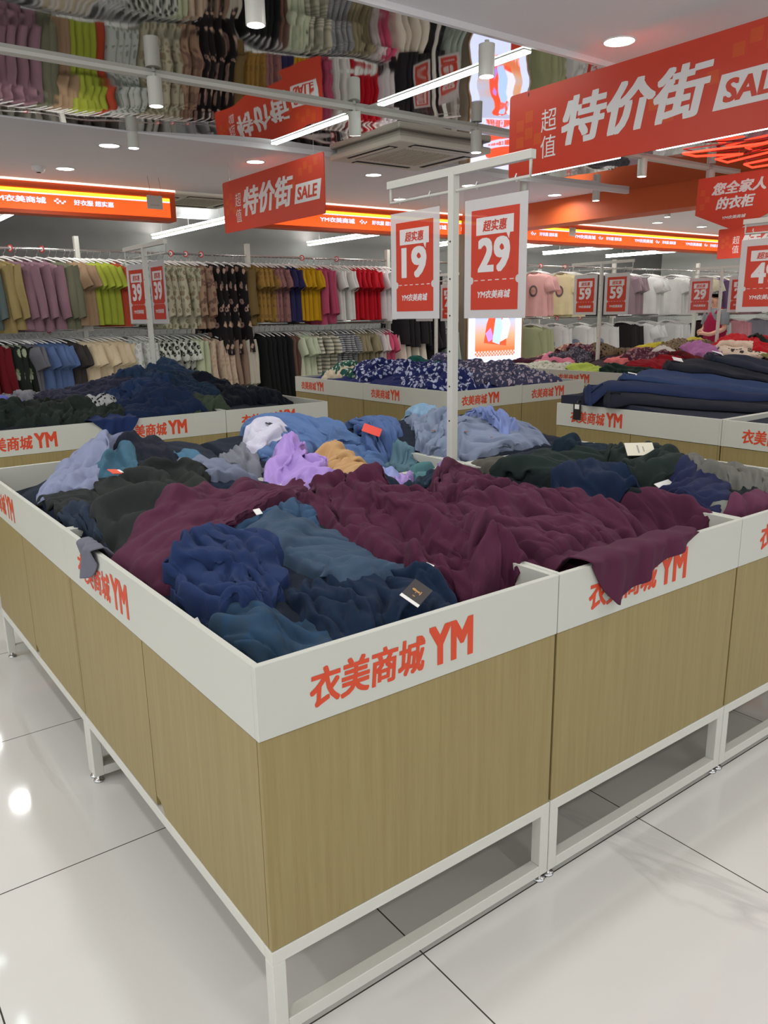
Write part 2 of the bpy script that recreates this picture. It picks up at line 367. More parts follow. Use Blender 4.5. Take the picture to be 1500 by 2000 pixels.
# ceiling services beyond the fascia
def duct(a, b, r, label, name='air_duct', m=None):
    o = MB().tube([a, b], r, 16).build(name, m or GALV); tag(o, label, 'duct' if name == 'air_duct' else 'pipe')
DU = mat('duct_grey', (170, 172, 172), .6)
for (a, b, r, l) in (((-3, 9.2, 3.15), (19, 9.2, 3.15), .14, 'wide grey air duct running behind the fascia'), ((-3, 11.2, 3.1), (19, 11.2, 3.1), .18, 'wide grey air duct farthest from the fascia'), ((3.2, 8.2, 3.2), (3.2, 12.8, 3.2), .1, 'grey duct leading away above the ceiling gap')):
    duct(a, b, r, l, 'air_duct', DU)
for i, (y, z) in enumerate(((8.3, 3.1), (8.7, 3.25), (10.2, 3.2), (12.0, 3.1))):
    duct((-4, y, z), (19, y, z), .03, '%s thin pipe behind the fascia counted from the front' % ORD[i], 'ceiling_pipe', DARK if i % 2 else DU)

def cassette(x, y, s, z, label, top_):
    t = thing('air_conditioner', label, 'air conditioner', (x, y, z)); h = s / 2
    bevel(MB().box((-h, -h, -.05), (h, h, .0)).build('face_panel', ACBODY, t), .015, 2)
    MB().box((-h * .9, -h * .9, 0), (h * .9, h * .9, top_ - z)).build('body', ACBODY, t)
    g = MB()
    for k in range(14):
        xx = -h * .52 + k * h * 1.04 / 13; g.box((xx - .008, -h * .54, -.055), (xx + .008, h * .54, -.05))
    g.build('intake_grille', mat('ac_grille', (190, 183, 166), .5), t)
    for k in range(4):
        o = MB(); o.box((-h * .6, -h * .9, -.054), (h * .6, -h * .72, -.0495)); q = o.build('air_outlet', DARK, t); q.rotation_euler = (0, 0, k * PI / 2)
        o = MB(); o.box((-h * .58, -h * .86, -.06), (h * .58, -h * .78, -.055)); q = o.build('louvre', ACBODY, t); q.rotation_euler = (0, 0, k * PI / 2)
cassette(3.95, 4.5, .98, ZM - .02, 'square ceiling air conditioner under the mirror strip above the price stand', H_C)
cassette(3.75, 8.4, .95, H_C + .02, 'square ceiling air conditioner in the gap between the lit fascias', 3.4)
t = thing('smoke_detector', 'small white smoke detector on the ceiling near the left fascia', 'smoke detector', (1.6, 7.11, H_C))
MB().lathe([(0, -.055), (.045, -.05), (.06, -.03), (.062, 0)], 20).build('housing', PLASTIC_W, t); MB().lathe([(0, -.057), (.02, -.056), (.022, -.052)], 14).build('sensor', DARK, t)

# ------------------------------------------------------------------ display bins
BW, BD, ZT, ZW, ZB = .788, 1.182, .82, .674, .2246
BM = {}
def cached(key, fn):
    if key not in BM: BM[key] = fn()
    return BM[key]
def make_bin(x, y, label, letters='', doors='', group='promotion bins'):
    t = thing('promotion_bin', label, 'display bin', (x, y, 0), 0, group); g = .0015; W, D = BW - g, BD - g; th = .015
    def P(name, key, a, b, m):
        o = obj(name, cached(key, lambda: MB().box(a, b).mesh(name, m)), t); bevel(o, .0012); return o
    P('side_board', 'b0', (g, g, ZW), (W, th, ZT), WHITE); P('side_board', 'b1', (g, D - th, ZW), (W, D, ZT), WHITE)
    P('side_board', 'b2', (g, th, ZW), (th, D - th, ZT), WHITE); P('side_board', 'b3', (W - th, th, ZW), (W, D - th, ZT), WHITE)
    P('bin_tray', 'tr', (th, th, .64), (W - th, D - th, .655), WHITE)
    i = .0025
    P('wood_panel', 'w0', (g + i, g + i, ZB), (W - i, th, ZW - .001), WOOD); P('wood_panel', 'w1', (g + i, D - th, ZB), (W - i, D - i, ZW - .001), WOOD)
    for side, xa, xb in (('l', g + i, th), ('r', W - th, W - i)):
        if side in doors:
            for k in range(2):
                def door(k=k, xa=xa, xb=xb, side=side):
                    y0 = th + .001 if k == 0 else D / 2 + .002; y1 = D / 2 - .002 if k == 0 else D - th - .001
                    yn = D / 2
                    s = -1 if k == 0 else 1     # finger notch at the lower inner corner
                    if k == 0: poly = [(y0, ZB), (y1 - .05, ZB), (y1 - .035, ZB + .022), (y1 - .02, ZB + .03), (y1, ZB + .032), (y1, ZW - .003), (y0, ZW - .003)]
                    else: poly = [(y0, ZB + .004), (y1, ZB), (y1, ZW - .003), (y0, ZW - .003)]
                    m = MB(); m.prism(poly, -xb, -xa); m.v = [(-vy, vx, vz) for vx, vy, vz in m.v]
                    return m.mesh('door', WOOD)
                obj('door', cached('door%s%d' % (side, k), door), t)
        else: P('wood_panel', 'wp' + side, (xa, th, ZB), (xb, D - th, ZW - .001), WOOD)
    P('bottom_panel', 'bp', (th, th, ZB), (W - th, D - th, ZB + .01), WOOD)
    def fr():
        m = MB(); f = .03; z0, z1 = ZB - f, ZB
        m.box((g, g, z0), (W, g + f, z1)); m.box((g, D - f, z0), (W, D, z1)); m.box((g, g + f, z0), (g + f, D - f, z1)); m.box((W - f, g + f, z0), (W, D - f, z1)); return m.mesh('frame', FRAME)
    bevel(obj('frame', cached('fr', fr), t), .0015)
    f = .03
    for kx in (0, 1):
        for ky in (0, 1):
            px, py = (g, W - f)[kx], (g, D - f)[ky]
            bevel(obj('leg', cached('leg', lambda: MB().box((0, 0, .022), (f, f, ZB - f)).mesh('leg', FRAME)), t, (px, py, 0)), .0015)
            obj('foot', cached('foot', lambda: MB().lathe([(0, 0), (.016, 0), (.017, .004), (.014, .008), (.006, .01), (.006, .024)], 14).mesh('foot', CHROME)), t, (px + f / 2, py + f / 2, 0))
    for ky in (0, 1): bevel(obj('bottom_rail', cached('rail', lambda: MB().box((g + f, 0, .022), (W - f, f, .052)).mesh('bottom_rail', FRAME)), t, (0, (g, D - f)[ky], 0)), .0015)
    cjk = text_mesh('衣美商城', .275, .078, REDL, .03, .1); ym = text_mesh('YM', .122, .088, REDL, .04, .0)
    if 'f' in letters:
        obj('lettering', cjk, t, (.11, g, .703)); obj('lettering', ym, t, (.395, g, .702))
    if 'l' in letters:
        obj('lettering', cjk, t, (g, BD - .12, .703), -PI / 2); obj('lettering', ym, t, (g, BD - .12 - .285, .702), -PI / 2)
    return t
HB = [((0, 0), 'fl', 'l', 'near corner bin heaped with maroon and navy shirts'), ((1, 0), 'f', '', 'second bin from the near corner, maroon shirt hanging over its front'), ((2, 0), 'f', '', 'third bin along the near front, filled with dark green and grey clothes'),
      ((0, 1), 'l', 'l', 'bin behind the near corner bin, with grey pants and black shirts'), ((1, 1), '', '', 'bin with denim blue, lilac and tan clothes behind the near row'), ((2, 1), '', 'r', 'bin of grey-blue clothes behind the price stand')]
for (i, j), le, do, l in HB: make_bin(i * BW, j * BD, l, le, do, 'bins of the near island')
T2X, T2Y = .09, 3.57
for i in range(-2, 3):
    for j in range(2):
        make_bin(T2X + i * BW, T2Y + j * BD, '%s bin from the left in the %s row of the dark navy clothes island' % (ORD[i + 2], ('front', 'back')[j]), 'f' if j == 0 else '', 'r' if i == 2 else '', 'bins of the far left island')
T3X, T3Y = 3.5, .02
for i in range(3):
    for j in range(2):
        make_bin(T3X + i * BW, T3Y + j * BD, 'jeans island bin, %s from its lettered side in the %s row' % (ORD[i], ('near', 'far')[j]), 'l' if i == 0 else '', 'l' if i == 0 else '', 'bins of the jeans island')
T4X, T4Y = 3.5, 3.44
for i in range(2):
    for j in range(2):
        make_bin(T4X + i * BW, T4Y + j * BD, 'floral blouse island bin, %s %s corner' % (('near', 'far')[j], ('left', 'right')[i]), ('l' if i == 0 else '') + ('f' if j == 0 else ''), 'l' if i == 0 else '', 'bins of the floral island')
T5X, T5Y = 5.9, 3.4
for i in range(2):
    for j in range(2):
        make_bin(T5X + i * BW, T5Y + j * BD, 'mixed blouse island bin before the screen, %s %s corner' % (('near', 'far')[j], ('left', 'right')[i]), ('l' if i == 0 else '') + ('f' if j == 0 else ''), 'l' if i == 0 else '', 'bins of the mixed blouse island')
T6X, T6Y = 8.2, 3.4
for i in range(2):
    for j in range(2):
        make_bin(T6X + i * BW, T6Y + j * BD, 'red clothes island bin, %s %s corner' % (('near', 'far')[j], ('left', 'right')[i]), ('l' if i == 0 else '') + ('f' if j == 0 else ''), 'l' if i == 0 else '', 'bins of the red clothes island')
# ------------------------------------------------------------------ price stands and price cards
def price_stand(x, y, zb, label, ztop=1.95):
    t = thing('price_stand', label, 'sign stand', (x, y, 0), 0, 'price stands'); h = .41
    bevel(MB().box((-.016, -.016, zb), (.016, .016, ztop - .016)).build('post', FRAME, t), .001)
    for k in range(6): obj('post_hole_disc', cached('post_hole_disc', lambda: MB().cyl((0, 0, 0), (.001, 0, 0), .004, 8).mesh('post_hole_disc', DARK)), t, (-.0168, 0, .98 + .14 * k))  # flat dark discs, the shade inside the post's holes put in as colour
    bevel(MB().box((-.013, -h, ztop - .03), (.013, h, ztop)).build('top_bar', FRAME, t), .001)
    MB().tube([(0, -h + .012, ztop - .03), (0, -h + .012, ztop - .085), (0, h - .012, ztop - .085), (0, h - .012, ztop - .03)], .006, 8).build('hanging_rod', FRAME, t)
    return t
def price_card(x, yc, zt, num, label, wd=.33, turn=0):
    """hangs from the rod; faces -X"""
    t = thing('price_sign', label, 'price sign', (x, yc, zt), -PI / 2 + turn, 'price signs'); H = .47; w2 = wd / 2
    MB().box((-w2, -.004, -H), (w2, -.0025, .02)).build('sleeve', ACRYLIC, t)
    hk = MB()
    for s in (-1, 1): hk.tube([(s * w2 * .6, 0, .0), (s * w2 * .6, .008, .012), (s * w2 * .6, 0, .026), (s * w2 * .6, -.006, .012)], .003, 6)
    hk.build('hook', PLASTIC_W, t)
    MB().box((-w2 + .006, -.002, -H + .004), (w2 - .006, 0, -.035)).build('card_sheet', CARD, t)
    a = w2 * .74; zt_, zb_ = -.075, -.435; zn = zb_ + (zt_ - zb_) * .30; rn = .014
    def notch(s, up):
        pts = [(s * a - s * rn * math.sin(q), zn - rn * math.cos(q)) for q in [PI * k / 8 for k in range(9)]]
        return pts if up else pts[::-1]
    MB().prism([(-a, zb_), (a, zb_)] + notch(1, True) + [(a, zt_), (-a, zt_)] + notch(-1, False), -.0028, -.002).build('red_panel', RED, t)
    b = MB(); bz = zt_ - .028; bh = .062
    b.prism([(-a * .78, bz - bh), (a * .5, bz - bh), (a * .6, bz - bh - .022), (a * .64, bz - bh), (a * .78, bz - bh), (a * .78, bz), (-a * .78, bz)], -.0034, -.0028); b.build('caption_box', WHT, t)
    obj('caption', text_mesh('超实惠', a * 1.02, .04, RED, .03, .15, .0005), t, (-a * .5, -.0034, bz - bh + .011))
    obj('price_digits', text_mesh(num, a * 1.36, .124, WHT, .04, 0, .0006), t, (-a * .7, -.0028, zn + .028))
    obj('fine_print', text_mesh('元', .016, .016, RED, .01, 0, .0004), t, (a * .66, -.0034, zn + .03))
    d = MB()
    for k in range(6):
        x0 = -a * .85 + k * a * 1.7 / 5.6; d.box((x0, -.0033, zn - .0015), (x0 + a * .16, -.0028, zn + .0015))
    d.build('tear_line', WHT, t)
    obj('store_name', text_mesh('YM衣美商城', a * 1.4, .03, WHT, .03, .2, .0005), t, (-a * .7, -.0028, zb_ + .042))
    return t
ZR = 1.95 - .085
price_stand(1.596, 1.285, .66, 'white price stand rising among the near bins')
price_card(1.596, 1.525, ZR - .01, '19', 'red price card reading 19, left half of the near price stand')
price_card(1.596, 1.055, ZR - .01, '29', 'large red price card reading 29, right half of the near price stand', .335)
price_stand(1.63, 4.68, .66, 'white price stand behind the dark navy clothes, holding two 39 cards', 1.93)
price_card(1.63, 4.88, ZR - .03, '39', 'red 39 price card left of its stand post', .3, .12)
price_card(1.63, 4.46, ZR - .03, '39', 'red 39 price card right of its stand post', .3)
price_stand(6.68, 4.58, .66, 'white price stand holding two 59 cards over the mixed blouses', 1.93)
price_card(6.68, 4.79, ZR - .03, '59', 'red 59 price card left of its stand post', .33)
price_card(6.68, 4.37, ZR - .03, '59', 'red 59 price card right of its stand post', .33)
price_stand(4.29, 1.22, .66, 'white price stand over the jeans bins, at the edge of the photo', 1.94)
price_card(4.29, 1.46, ZR - .01, '49', 'red 49 price card at the edge of the photo over the jeans', .36)
price_card(4.29, .97, ZR - .01, '49', 'second red 49 price card on the jeans stand', .36)
price_stand(9.0, 4.55, .66, 'white price stand standing in the red clothes bins', 1.93)
price_card(9.0, 4.83, ZR - .03, '29', 'small red 29 price card left of the post over the red clothes', .34)
price_card(9.0, 4.28, ZR - .03, '29', 'red price card half hidden behind the big 49 card', .34)
price_stand(6.0, 6.55, 0, 'white floor price stand between the racks behind the near 19 card', 1.88)
price_card(6.0, 6.78, ZR - .08, '29', 'red price card peeping out below the 19 card', .34)
price_card(6.0, 6.3, ZR - .08, '29', 'red price card seen between the 19 card and the stand post', .34)

# ------------------------------------------------------------------ hanging banners
def banner(x, y, label):
    """1.81 m long, along -Y from its left end"""
    t = thing('hanging_banner', label, 'banner', (x, y, 2.2), -PI / 2, 'sale banners'); L, Hh = 1.81, .46; r = .02
    poly = []
    for cx, cz, a0 in ((L - r, r, -90), (L - r, Hh - r, 0), (r, Hh - r, 90), (r, r, 180)):
        poly += [(cx + r * math.cos(R(a0 + q)), cz + r * math.sin(R(a0 + q))) for q in (0, 30, 60, 90)]
    MB().prism(poly, 0, .008).build('panel', RED, t)
    for (cx, cz) in ((.06, .16), (.06, .25), (.13, .2), (.2, .16), (.13, .29), (1.42, .33), (1.5, .37), (1.58, .33), (1.66, .38), (1.3, .24), (1.36, .19), (.98, .19), (1.07, .12)):
        MB().box((cx, -.0006, cz), (cx + .06, 0, cz + .06)).build('printed_square', mat('banner_square', (211, 82, 36), .45), t)
    obj('lettering', text_mesh('超', .115, .12, WHT, .0, 0), t, (.255, -.0006, .215)); obj('lettering', text_mesh('值', .115, .12, WHT, .0, 0), t, (.255, -.0006, .075))
    obj('lettering', text_mesh('特价街', .92, .25, WHT, .035, .18), t, (.41, -.0006, .115))
    MB().prism([(1.34, .12), (1.735, .12), (1.77, .27), (1.375, .27)], -.0015, 0).build('sale_box', WHT, t)
    obj('sale_lettering', text_mesh('SALE', .32, .1, RED, .035, .15), t, (1.39, -.0015, .145))
    for wx in (.15, L - .15):
        MB().tube([(wx, .004, Hh - .02), (wx, .004, H_C - 2.2)], .0018, 5).build('wire', WIRE, t)
    MB().tube([(.15, -.004, Hh - .03), (.15, .004, Hh + .006), (.15, .012, Hh - .03)], .003, 5).build('clip', WIRE, t)
banner(3.15, 2.53, 'big red sale banner hanging closest over the aisle, cut by the photo edge')
banner(3.07, 6.29, 'red sale banner hanging below the lit bar at the middle of the ceiling')
banner(11.9, 6.4, 'small distant red sale banner half hidden behind the pointed sign')
# pointed sign
t = thing('pointed_sign', 'red pointed hanging sign with slanted white lettering under the neon', 'hanging sign', (6.3, 3.26, 2.08), -PI / 2)
MB().prism([(0, .16), (.36, .012), (.4, 0), (.44, .012), (.8, .16), (.79, .47), (.01, .47)], 0, .01).build('panel', RED, t)
for cx, cz in ((.04, .2), (.09, .26), (.04, .32), (.68, .24), (.73, .3)): MB().box((cx, -.0006, cz), (cx + .045, 0, cz + .05)).build('printed_square', mat('banner_square', (211, 82, 36), .45), t)
obj('lettering', text_mesh('您全家人', .5, .105, WHT, .04, .2), t, (.15, -.0006, .31)); obj('lettering', text_mesh('的衣柜', .36, .105, WHT, .04, .2), t, (.2, -.0006, .185))
obj('store_name', text_mesh('YM衣美商城', .22, .03, WHT, .03, .2), t, (.27, -.0006, .1))
for wx in (.1, .7): MB().tube([(wx, .005, .46), (wx, .005, .72)], .002, 5).build('wire', WIRE, t)
# neon
t = thing('neon_sign', 'glowing red neon outline tubes under the mirrored ceiling', 'neon sign', (0, 0, 0))
NEON = emitter('neon_red', (255, 44, 26), 5)
for pts in ([(6.11, 2.2), (5.83, 3.12), (6.04, 3.13), (6.30, 2.85), (6.32, 3.11), (6.56, 3.14), (6.28, 2.2)], [(6.70, 2.4), (6.74, 2.86), (6.79, 3.11), (7.02, 3.16), (7.03, 2.4)]):
    MB().tube([(a, b, 2.70) for a, b in pts], .009, 8).build('neon_tube', NEON, t)
    MB().tube([(a, b, 2.735) for a, b in pts], .006, 6).build('backing_rail', mat('neon_backing', (150, 40, 34), .5), t)
for a, b in ((6.11, 2.4), (6.04, 3.0), (6.5, 3.0), (6.74, 2.86), (7.02, 2.7)):
    MB().cyl((a, b, 2.70), (a, b, ZM), .003, 6).build('hanger_rod', WIRE, t)

# ------------------------------------------------------------------ lit fascia boxes
FL = mat('fascia_lit', (255, 96, 36), .5, emit=1.05, ecol=(246, 92, 32)); YL = emitter('fascia_yellow', (250, 226, 60), 1.25); WL = emitter('fascia_white', (225, 215, 255), 1.3)
WARM = emitter('warm_trim', (255, 236, 214), 1.7)
def fascia(x0, x1, label, starts):
    t = thing('light_box_sign', label, 'light box', (0, YF, 0), 0, 'lit orange fascias')
    m = MB(); y0, y1 = 0, .22
    m.prism([(x0, 2.47), (x1, 2.47), (x1, 2.782), (x0, 2.782)], .03, y1); m.box((x0, 0, 2.47), (x1, .03, 2.507)); m.box((x0, 0, 2.72), (x1, .03, 2.782)); m.box((x1 - .06, 0, 2.507), (x1, .03, 2.72)); m.box((x0, 0, 2.507), (x0 + .06, .03, 2.72))
    m.build('housing', ORANGE, t)
    MB().box((x0 + .06, .012, 2.507), (x1 - .06, .03, 2.665)).build('lit_face', FL, t)
    MB().box((x0 + .06, .012, 2.678), (x1 - .06, .03, 2.712)).build('yellow_stripe', YL, t)
    MB().box((x0 + .06, .012, 2.665), (x1 - .06, .03, 2.678)).build('white_stripe', WL, t)
    MB().box((x0, -.02, 2.782), (x1, .1, 2.797)).build('trim_light', WARM, t)
    for s in starts:
        obj('lettering', text_mesh('YM衣美商城', .54, .062, WL, .03, 0), t, (s, .012, 2.575))
        c = MB()
        for k, (i, j) in enumerate(((0, 1), (1, 0), (2, 1), (3, 0), (1, 2), (4, 1))): c.box((s + .62 + i * .024, .0105, 2.58 + j * .018), (s + .642 + i * .024, .012, 2.597 + j * .018))
        c.build('checker_mark', WL, t)
        obj('lettering', text_mesh('好衣服 超实惠', .42, .055, WL, .03, 0), t, (s + .82, .012, 2.578))
fascia(-4.9, 3.24, 'lit orange fascia over the racks at far left, ending at the ceiling gap', (-1.9, -.3, 1.3))
fascia(4.2, 16.2, 'long lit orange fascia continuing beyond the gap behind the banners', (5.18, 6.78, 8.45, 10.1, 11.7, 13.25))

def hang_card(x, y, z, label):
    t = thing('hanging_card', label, 'hanging card', (x, y, 0), .1); m = mat('card_grey', (196, 188, 178), .6)
    MB().box((-.085, 0, z), (.085, .004, z + .13)).build('card_sheet', m, t)
    MB().box((-.05, -.001, z + .035), (.05, 0, z + .04)).build('printed_line', mat('card_print', (150, 140, 130), .6), t)
    for s in (-.06, .06): MB().tube([(s, .002, z + .125), (s + .015, .002, z + .2), (s, .002, H_C)], .002, 5).build('wire', WIRE, t)
hang_card(2.70, 7.1, 2.49, 'small grey card hanging before the end of the left lit fascia')
hang_card(9.85, 7.7, 2.58, 'small grey card hanging before the long lit fascia')

# ------------------------------------------------------------------ advertising screen
t = thing('advertising_screen', 'tall lit advertising screen with an orange tag picture beside the racks', 'screen', (7.12, 7.2, 0))
GOLD = mat('gold_edge', (176, 140, 92), .4, metal=.3); W_ = 1.12
MB().box((0, .01, .0), (W_, .42, 2.46)).build('cabinet', mat('screen_cabinet', (150, 136, 118), .5), t)
m = MB(); m.box((0, 0, .3), (.025, .02, 2.46)); m.box((W_ - .025, 0, .3), (W_, .02, 2.46)); m.box((0, 0, 2.44), (W_, .02, 2.46)); m.box((0, 0, .28), (W_, .02, .3)); m.build('edge_frame', GOLD, t)
sc_l = emitter('screen_lilac', (206, 216, 255), 1.1)
MB().box((.025, .004, .3), (W_ - .025, .01, 2.44)).build('screen_panel', sc_l, t)
gm = bpy.data.materials.new('screen_poster'); gm.use_nodes = True; nt = gm.node_tree; b = nt.nodes['Principled BSDF']
tc = nt.nodes.new('ShaderNodeTexCoord'); sp = nt.nodes.new('ShaderNodeSeparateXYZ'); nt.links.new(tc.outputs['Generated'], sp.inputs[0])
cr = nt.nodes.new('ShaderNodeValToRGB'); e = cr.color_ramp.elements; e[0].position = .12; e[0].color = (*lin((255, 122, 50)), 1); e[1].position = .62; e[1].color = (*lin((216, 222, 255)), 1)
q = e.new(.36); q.color = (*lin((255, 188, 140)), 1)
nt.links.new(sp.outputs['Z'], cr.inputs['Fac']); nt.links.new(cr.outputs['Color'], b.inputs['Emission Color']); b.inputs['Emission Strength'].default_value = 1.05; b.inputs['Base Color'].default_value = (.1, .1, .1, 1)
MB().box((.16, .002, .8), (.96, .004, 1.62)).build('poster_picture', gm, t)
ck = MB()
for i in range(27):
    for j in range(3):
        if (i + j) % 2 == 0: ck.box((.16 + i * .0296, .0012, .80 + j * .025), (.16 + (i + 1) * .0296, .002, .825 + j * .025))
ck.build('checker_strip', emitter('screen_pink', (255, 190, 190), 1.1), t)
MB().prism([(.33, .99), (.78, .94), (.78, 1.15), (.72, 1.36), (.58, 1.5), (.46, 1.42), (.38, 1.25)], .001, .002).build('tag_picture', emitter('screen_red', (250, 84, 48), 1.05), t)
MB().prism([(.36, 1.12), (.46, 1.2), (.52, 1.05), (.42, 1.0)], .0004, .001).build('garment_picture', emitter('screen_violet', (190, 140, 240), 1.0), t)
MB().prism([(.5, 1.0), (.64, .96), (.7, 1.2), (.66, 1.38), (.56, 1.36), (.53, 1.2)], .0003, .001).build('garment_picture', emitter('screen_blue', (175, 205, 250), 1.05), t)
MB().prism([(.66, 1.0), (.8, 1.05), (.86, 1.25), (.76, 1.42), (.68, 1.3)], .0004, .001).build('garment_picture', emitter('screen_white', (225, 226, 250), 1.1), t)
MB().cyl((.58, .0005, 1.44), (.58, .001, 1.44), .03, 16).build('tag_eyelet', emitter('screen_white', (225, 226, 250), 1.1), t)
MB().prism([(.3, 1.9), (.8, 1.86), (.84, 2.14), (.6, 2.22), (.34, 2.16)], .001, .002).build('tag_picture', emitter('screen_red', (250, 84, 48), 1.05), t)
obj('screen_lettering', text_mesh('超实惠', .5, .12, emitter('screen_red', (250, 84, 48), 1.05), .04, .15), t, (.3, .003, 1.7))

# ------------------------------------------------------------------ racks with hanging clothes
YR, ZU, ZL = 7.4, 2.085, 1.31
def rack(x0, x1, y, label, last=False):
    t = thing('clothes_rack', label, 'clothes rack', (x0, y, 0), 0, 'two level clothes racks'); L = x1 - x0
    for xx in ((0, L - .04) if last else (0,)):
        bevel(MB().box((xx, -.03, 0), (xx + .045, .03, 2.22)).build('upright', FRAME, t), .002)
        b = MB(); b.box((xx - .06, -.025, ZL - .02), (xx + .105, .025, ZL + .03)); b.build('bracket', FRAME, t)
        MB().box((xx - .0, -.3, .0), (xx + .045, .3, .04)).build('foot', FRAME, t)
    for z in (ZU, ZL): MB().cyl((.02, 0, z), (L, 0, z), .0125, 12).build('rail', CHROME, t)
RX = [.06, 1.935, 3.85, 5.87, 8.33, 10.54, 12.95, 15.6]
RL = ['at the far left', 'with cream tops and lime blouses', 'with mustard and red tees', 'behind the near price stand', 'with pink and cream tees', 'with white tees', 'at the far right end']
for i in range(7): rack(RX[i], 7.06 if i == 3 else RX[i + 1], YR, 'white two level clothes rack bay %s' % RL[i], i in (3, 6))

def hanger_data():
    m = MB(); m.tube([(-.185, 0, -.055), (-.1, 0, -.025), (0, 0, -.005), (.1, 0, -.025), (.185, 0, -.055)], [.006, .008, .01, .008, .006], 6)
    h = MB(); pts = [(0, 0, -.01), (0, 0, .03)] + [(.02 * math.cos(a) - .0, 0, .055 + .022 * math.sin(a)) for a in [R(-120) + R(30) * k for k in range(10)]]
    h.tube(pts, .0022, 5)
    return m.mesh('clothes_hanger', PLASTIC_W), h.mesh('hook', CHROME)
HGR = hanger_data()
def garment_data(kind, m, seed):
    rnd = random.Random(seed); L = {'tee': .64, 'blouse': .68, 'dress': .98, 'vest': .72, 'skirt': .62}[kind] * rnd.uniform(.97, 1.03)
    n, rows = 28, 12; b = MB(); vs = []; ph = rnd.uniform(0, 6); k1, k2 = rnd.choice((3, 4)), rnd.choice((5, 6, 7))
    prof = [(0, .062, .03), (.012, .085, .03), (.03, .125, .03), (.055, .19, .032), (.09, .215, .04), (.2, .208, .05)]
    hem = {'tee': .225, 'blouse': .235, 'dress': .285, 'vest': .22, 'skirt': .27}[kind]
    if kind == 'skirt': prof = [(0, .15, .025), (.03, .16, .03), (.08, .18, .035), (.14, .2, .04), (.2, .215, .045)]
    for k in range(1, 8): q = k / 7; prof.append((.2 + (L - .2) * q, .208 + (hem - .208) * q, .05 + .02 * q))
    for z, a, d in prof:
        f = min(1, max(0, (z - .08) / (L - .08)))
        for j in range(n):
            th = 2 * PI * j / n
            w1 = 1 + f * (.10 * math.sin(k1 * th + ph + z * 2) + .09 * math.sin(k2 * th + 2 * ph - z * 3)) * (1 if abs(math.sin(th)) > .25 else .3)
            vs.append((a * math.cos(th) * (1 + .02 * f * math.sin(ph + z * 9)), d * math.sin(th) * (w1 + f * .35 * math.sin(k2 * math.cos(th) * 1.6 + ph)), -z + (.0 if z > 0 else 0) - (.028 * max(0, -math.sin(th)) if z < .02 and kind != 'skirt' else 0)))
    fs = []
    for i in range(len(prof) - 1):
        for j in range(n): fs.append((i * n + j, (i + 1) * n + j, (i + 1) * n + (j + 1) % n, i * n + (j + 1) % n))
    b.add(vs, fs, True); body = b.mesh(kind, m); uvl(body)
    sl = []
    if kind in ('tee', 'blouse'):
        for s in (-1, 1):
            c = MB(); ll = .2 if kind == 'tee' else .5; out = .32 if kind == 'tee' else .14
            p0 = Vector((s * .15, 0, -.085)); pts = []; vs2 = []; nn = 12; steps = 7
            for i in range(steps):
                q = i / (steps - 1); ctr = p0 + Vector((s * (.03 + ll * out * q), -.004 + .01 * math.sin(q * 5 + ph), -ll * q * .97))
                ra, rb = (.078 - (.0 if kind == 'tee' else .03) * q), .03 + .012 * math.sin(q * 3)
                for j in range(nn):
                    th = 2 * PI * j / nn; w1 = 1 + .12 * q * math.sin(3 * th + ph)
                    vs2.append((ctr.x + ra * math.cos(th) * w1, ctr.y + rb * math.sin(th) * w1, ctr.z + s * ra * math.cos(th) * .42))
            f2 = [(i * nn + j, (i + 1) * nn + j, (i + 1) * nn + (j + 1) % nn, i * nn + (j + 1) % nn) for i in range(steps - 1) for j in range(nn)]
            c.add(vs2, f2, True); me = c.mesh('sleeve', m); uvl(me); sl.append(me)
    return body, sl
def uvl(me):
    lay = me.uv_layers.new(name='UVMap'); n = len(me.loops); vi = np.empty(n, int); me.loops.foreach_get('vertex_index', vi)
    c = np.empty(len(me.vertices) * 3); me.vertices.foreach_get('co', c); c = c.reshape(-1, 3)
    u = np.stack([c[vi, 0] + c[vi, 1], c[vi, 2]], 1); lay.data.foreach_set('uv', u.ravel())
GC = {}
rg = random.Random(11)
def hang_row(tier, x0, x1, n, kind, m, noun, swivel=-20, y=YR, extra=None, where=None, tight=None):
    """n garments of one kind side by side on a rail, each with its own hanger"""
    z = (ZU if tier == 'u' else ZL); rail = where or ('upper rail' if tier == 'u' else 'lower rail')
    for i in range(n):
        x = x0 + (x1 - x0) * (i + .5) / n if not tight else x0 + .2 + i * tight; x += .0085 * swivel if x0 < 6 else 0; a = -PI / 2 + R(-swivel * 1.9) + R(rg.uniform(-7, 7)); yy = y + rg.uniform(-.006, .006)
        key = (kind, m.name, i % 3)
        if key not in GC: GC[key] = garment_data(kind, m, len(GC))
        body, sl = GC[key]
        g = 'group of %ss on the %s' % (noun, rail)
        nm = kind if kind != 'vest' else 'vest_top'
        lab = ('only %s on the %s' % (noun, rail)) if n == 1 else '%s from the left in the %s group, %s' % (ORD[i], noun, rail)
        o = obj(nm, body, None, (x, yy, z - .1), a); tag(o, lab, 'garment', noun + 's on the ' + rail)
        for s in sl: obj('sleeve', s, o)
        if extra: extra(o)
        h = obj('clothes_hanger', HGR[0], None, (x, yy, z - .0745), a); obj('hook', HGR[1], h)
        tag(h, 'white hanger of the %s %s, %s' % ('only' if n == 1 else ORD[i], noun, rail), 'hanger', 'hangers of the %ss on the %s' % (noun, rail))
F = fabric
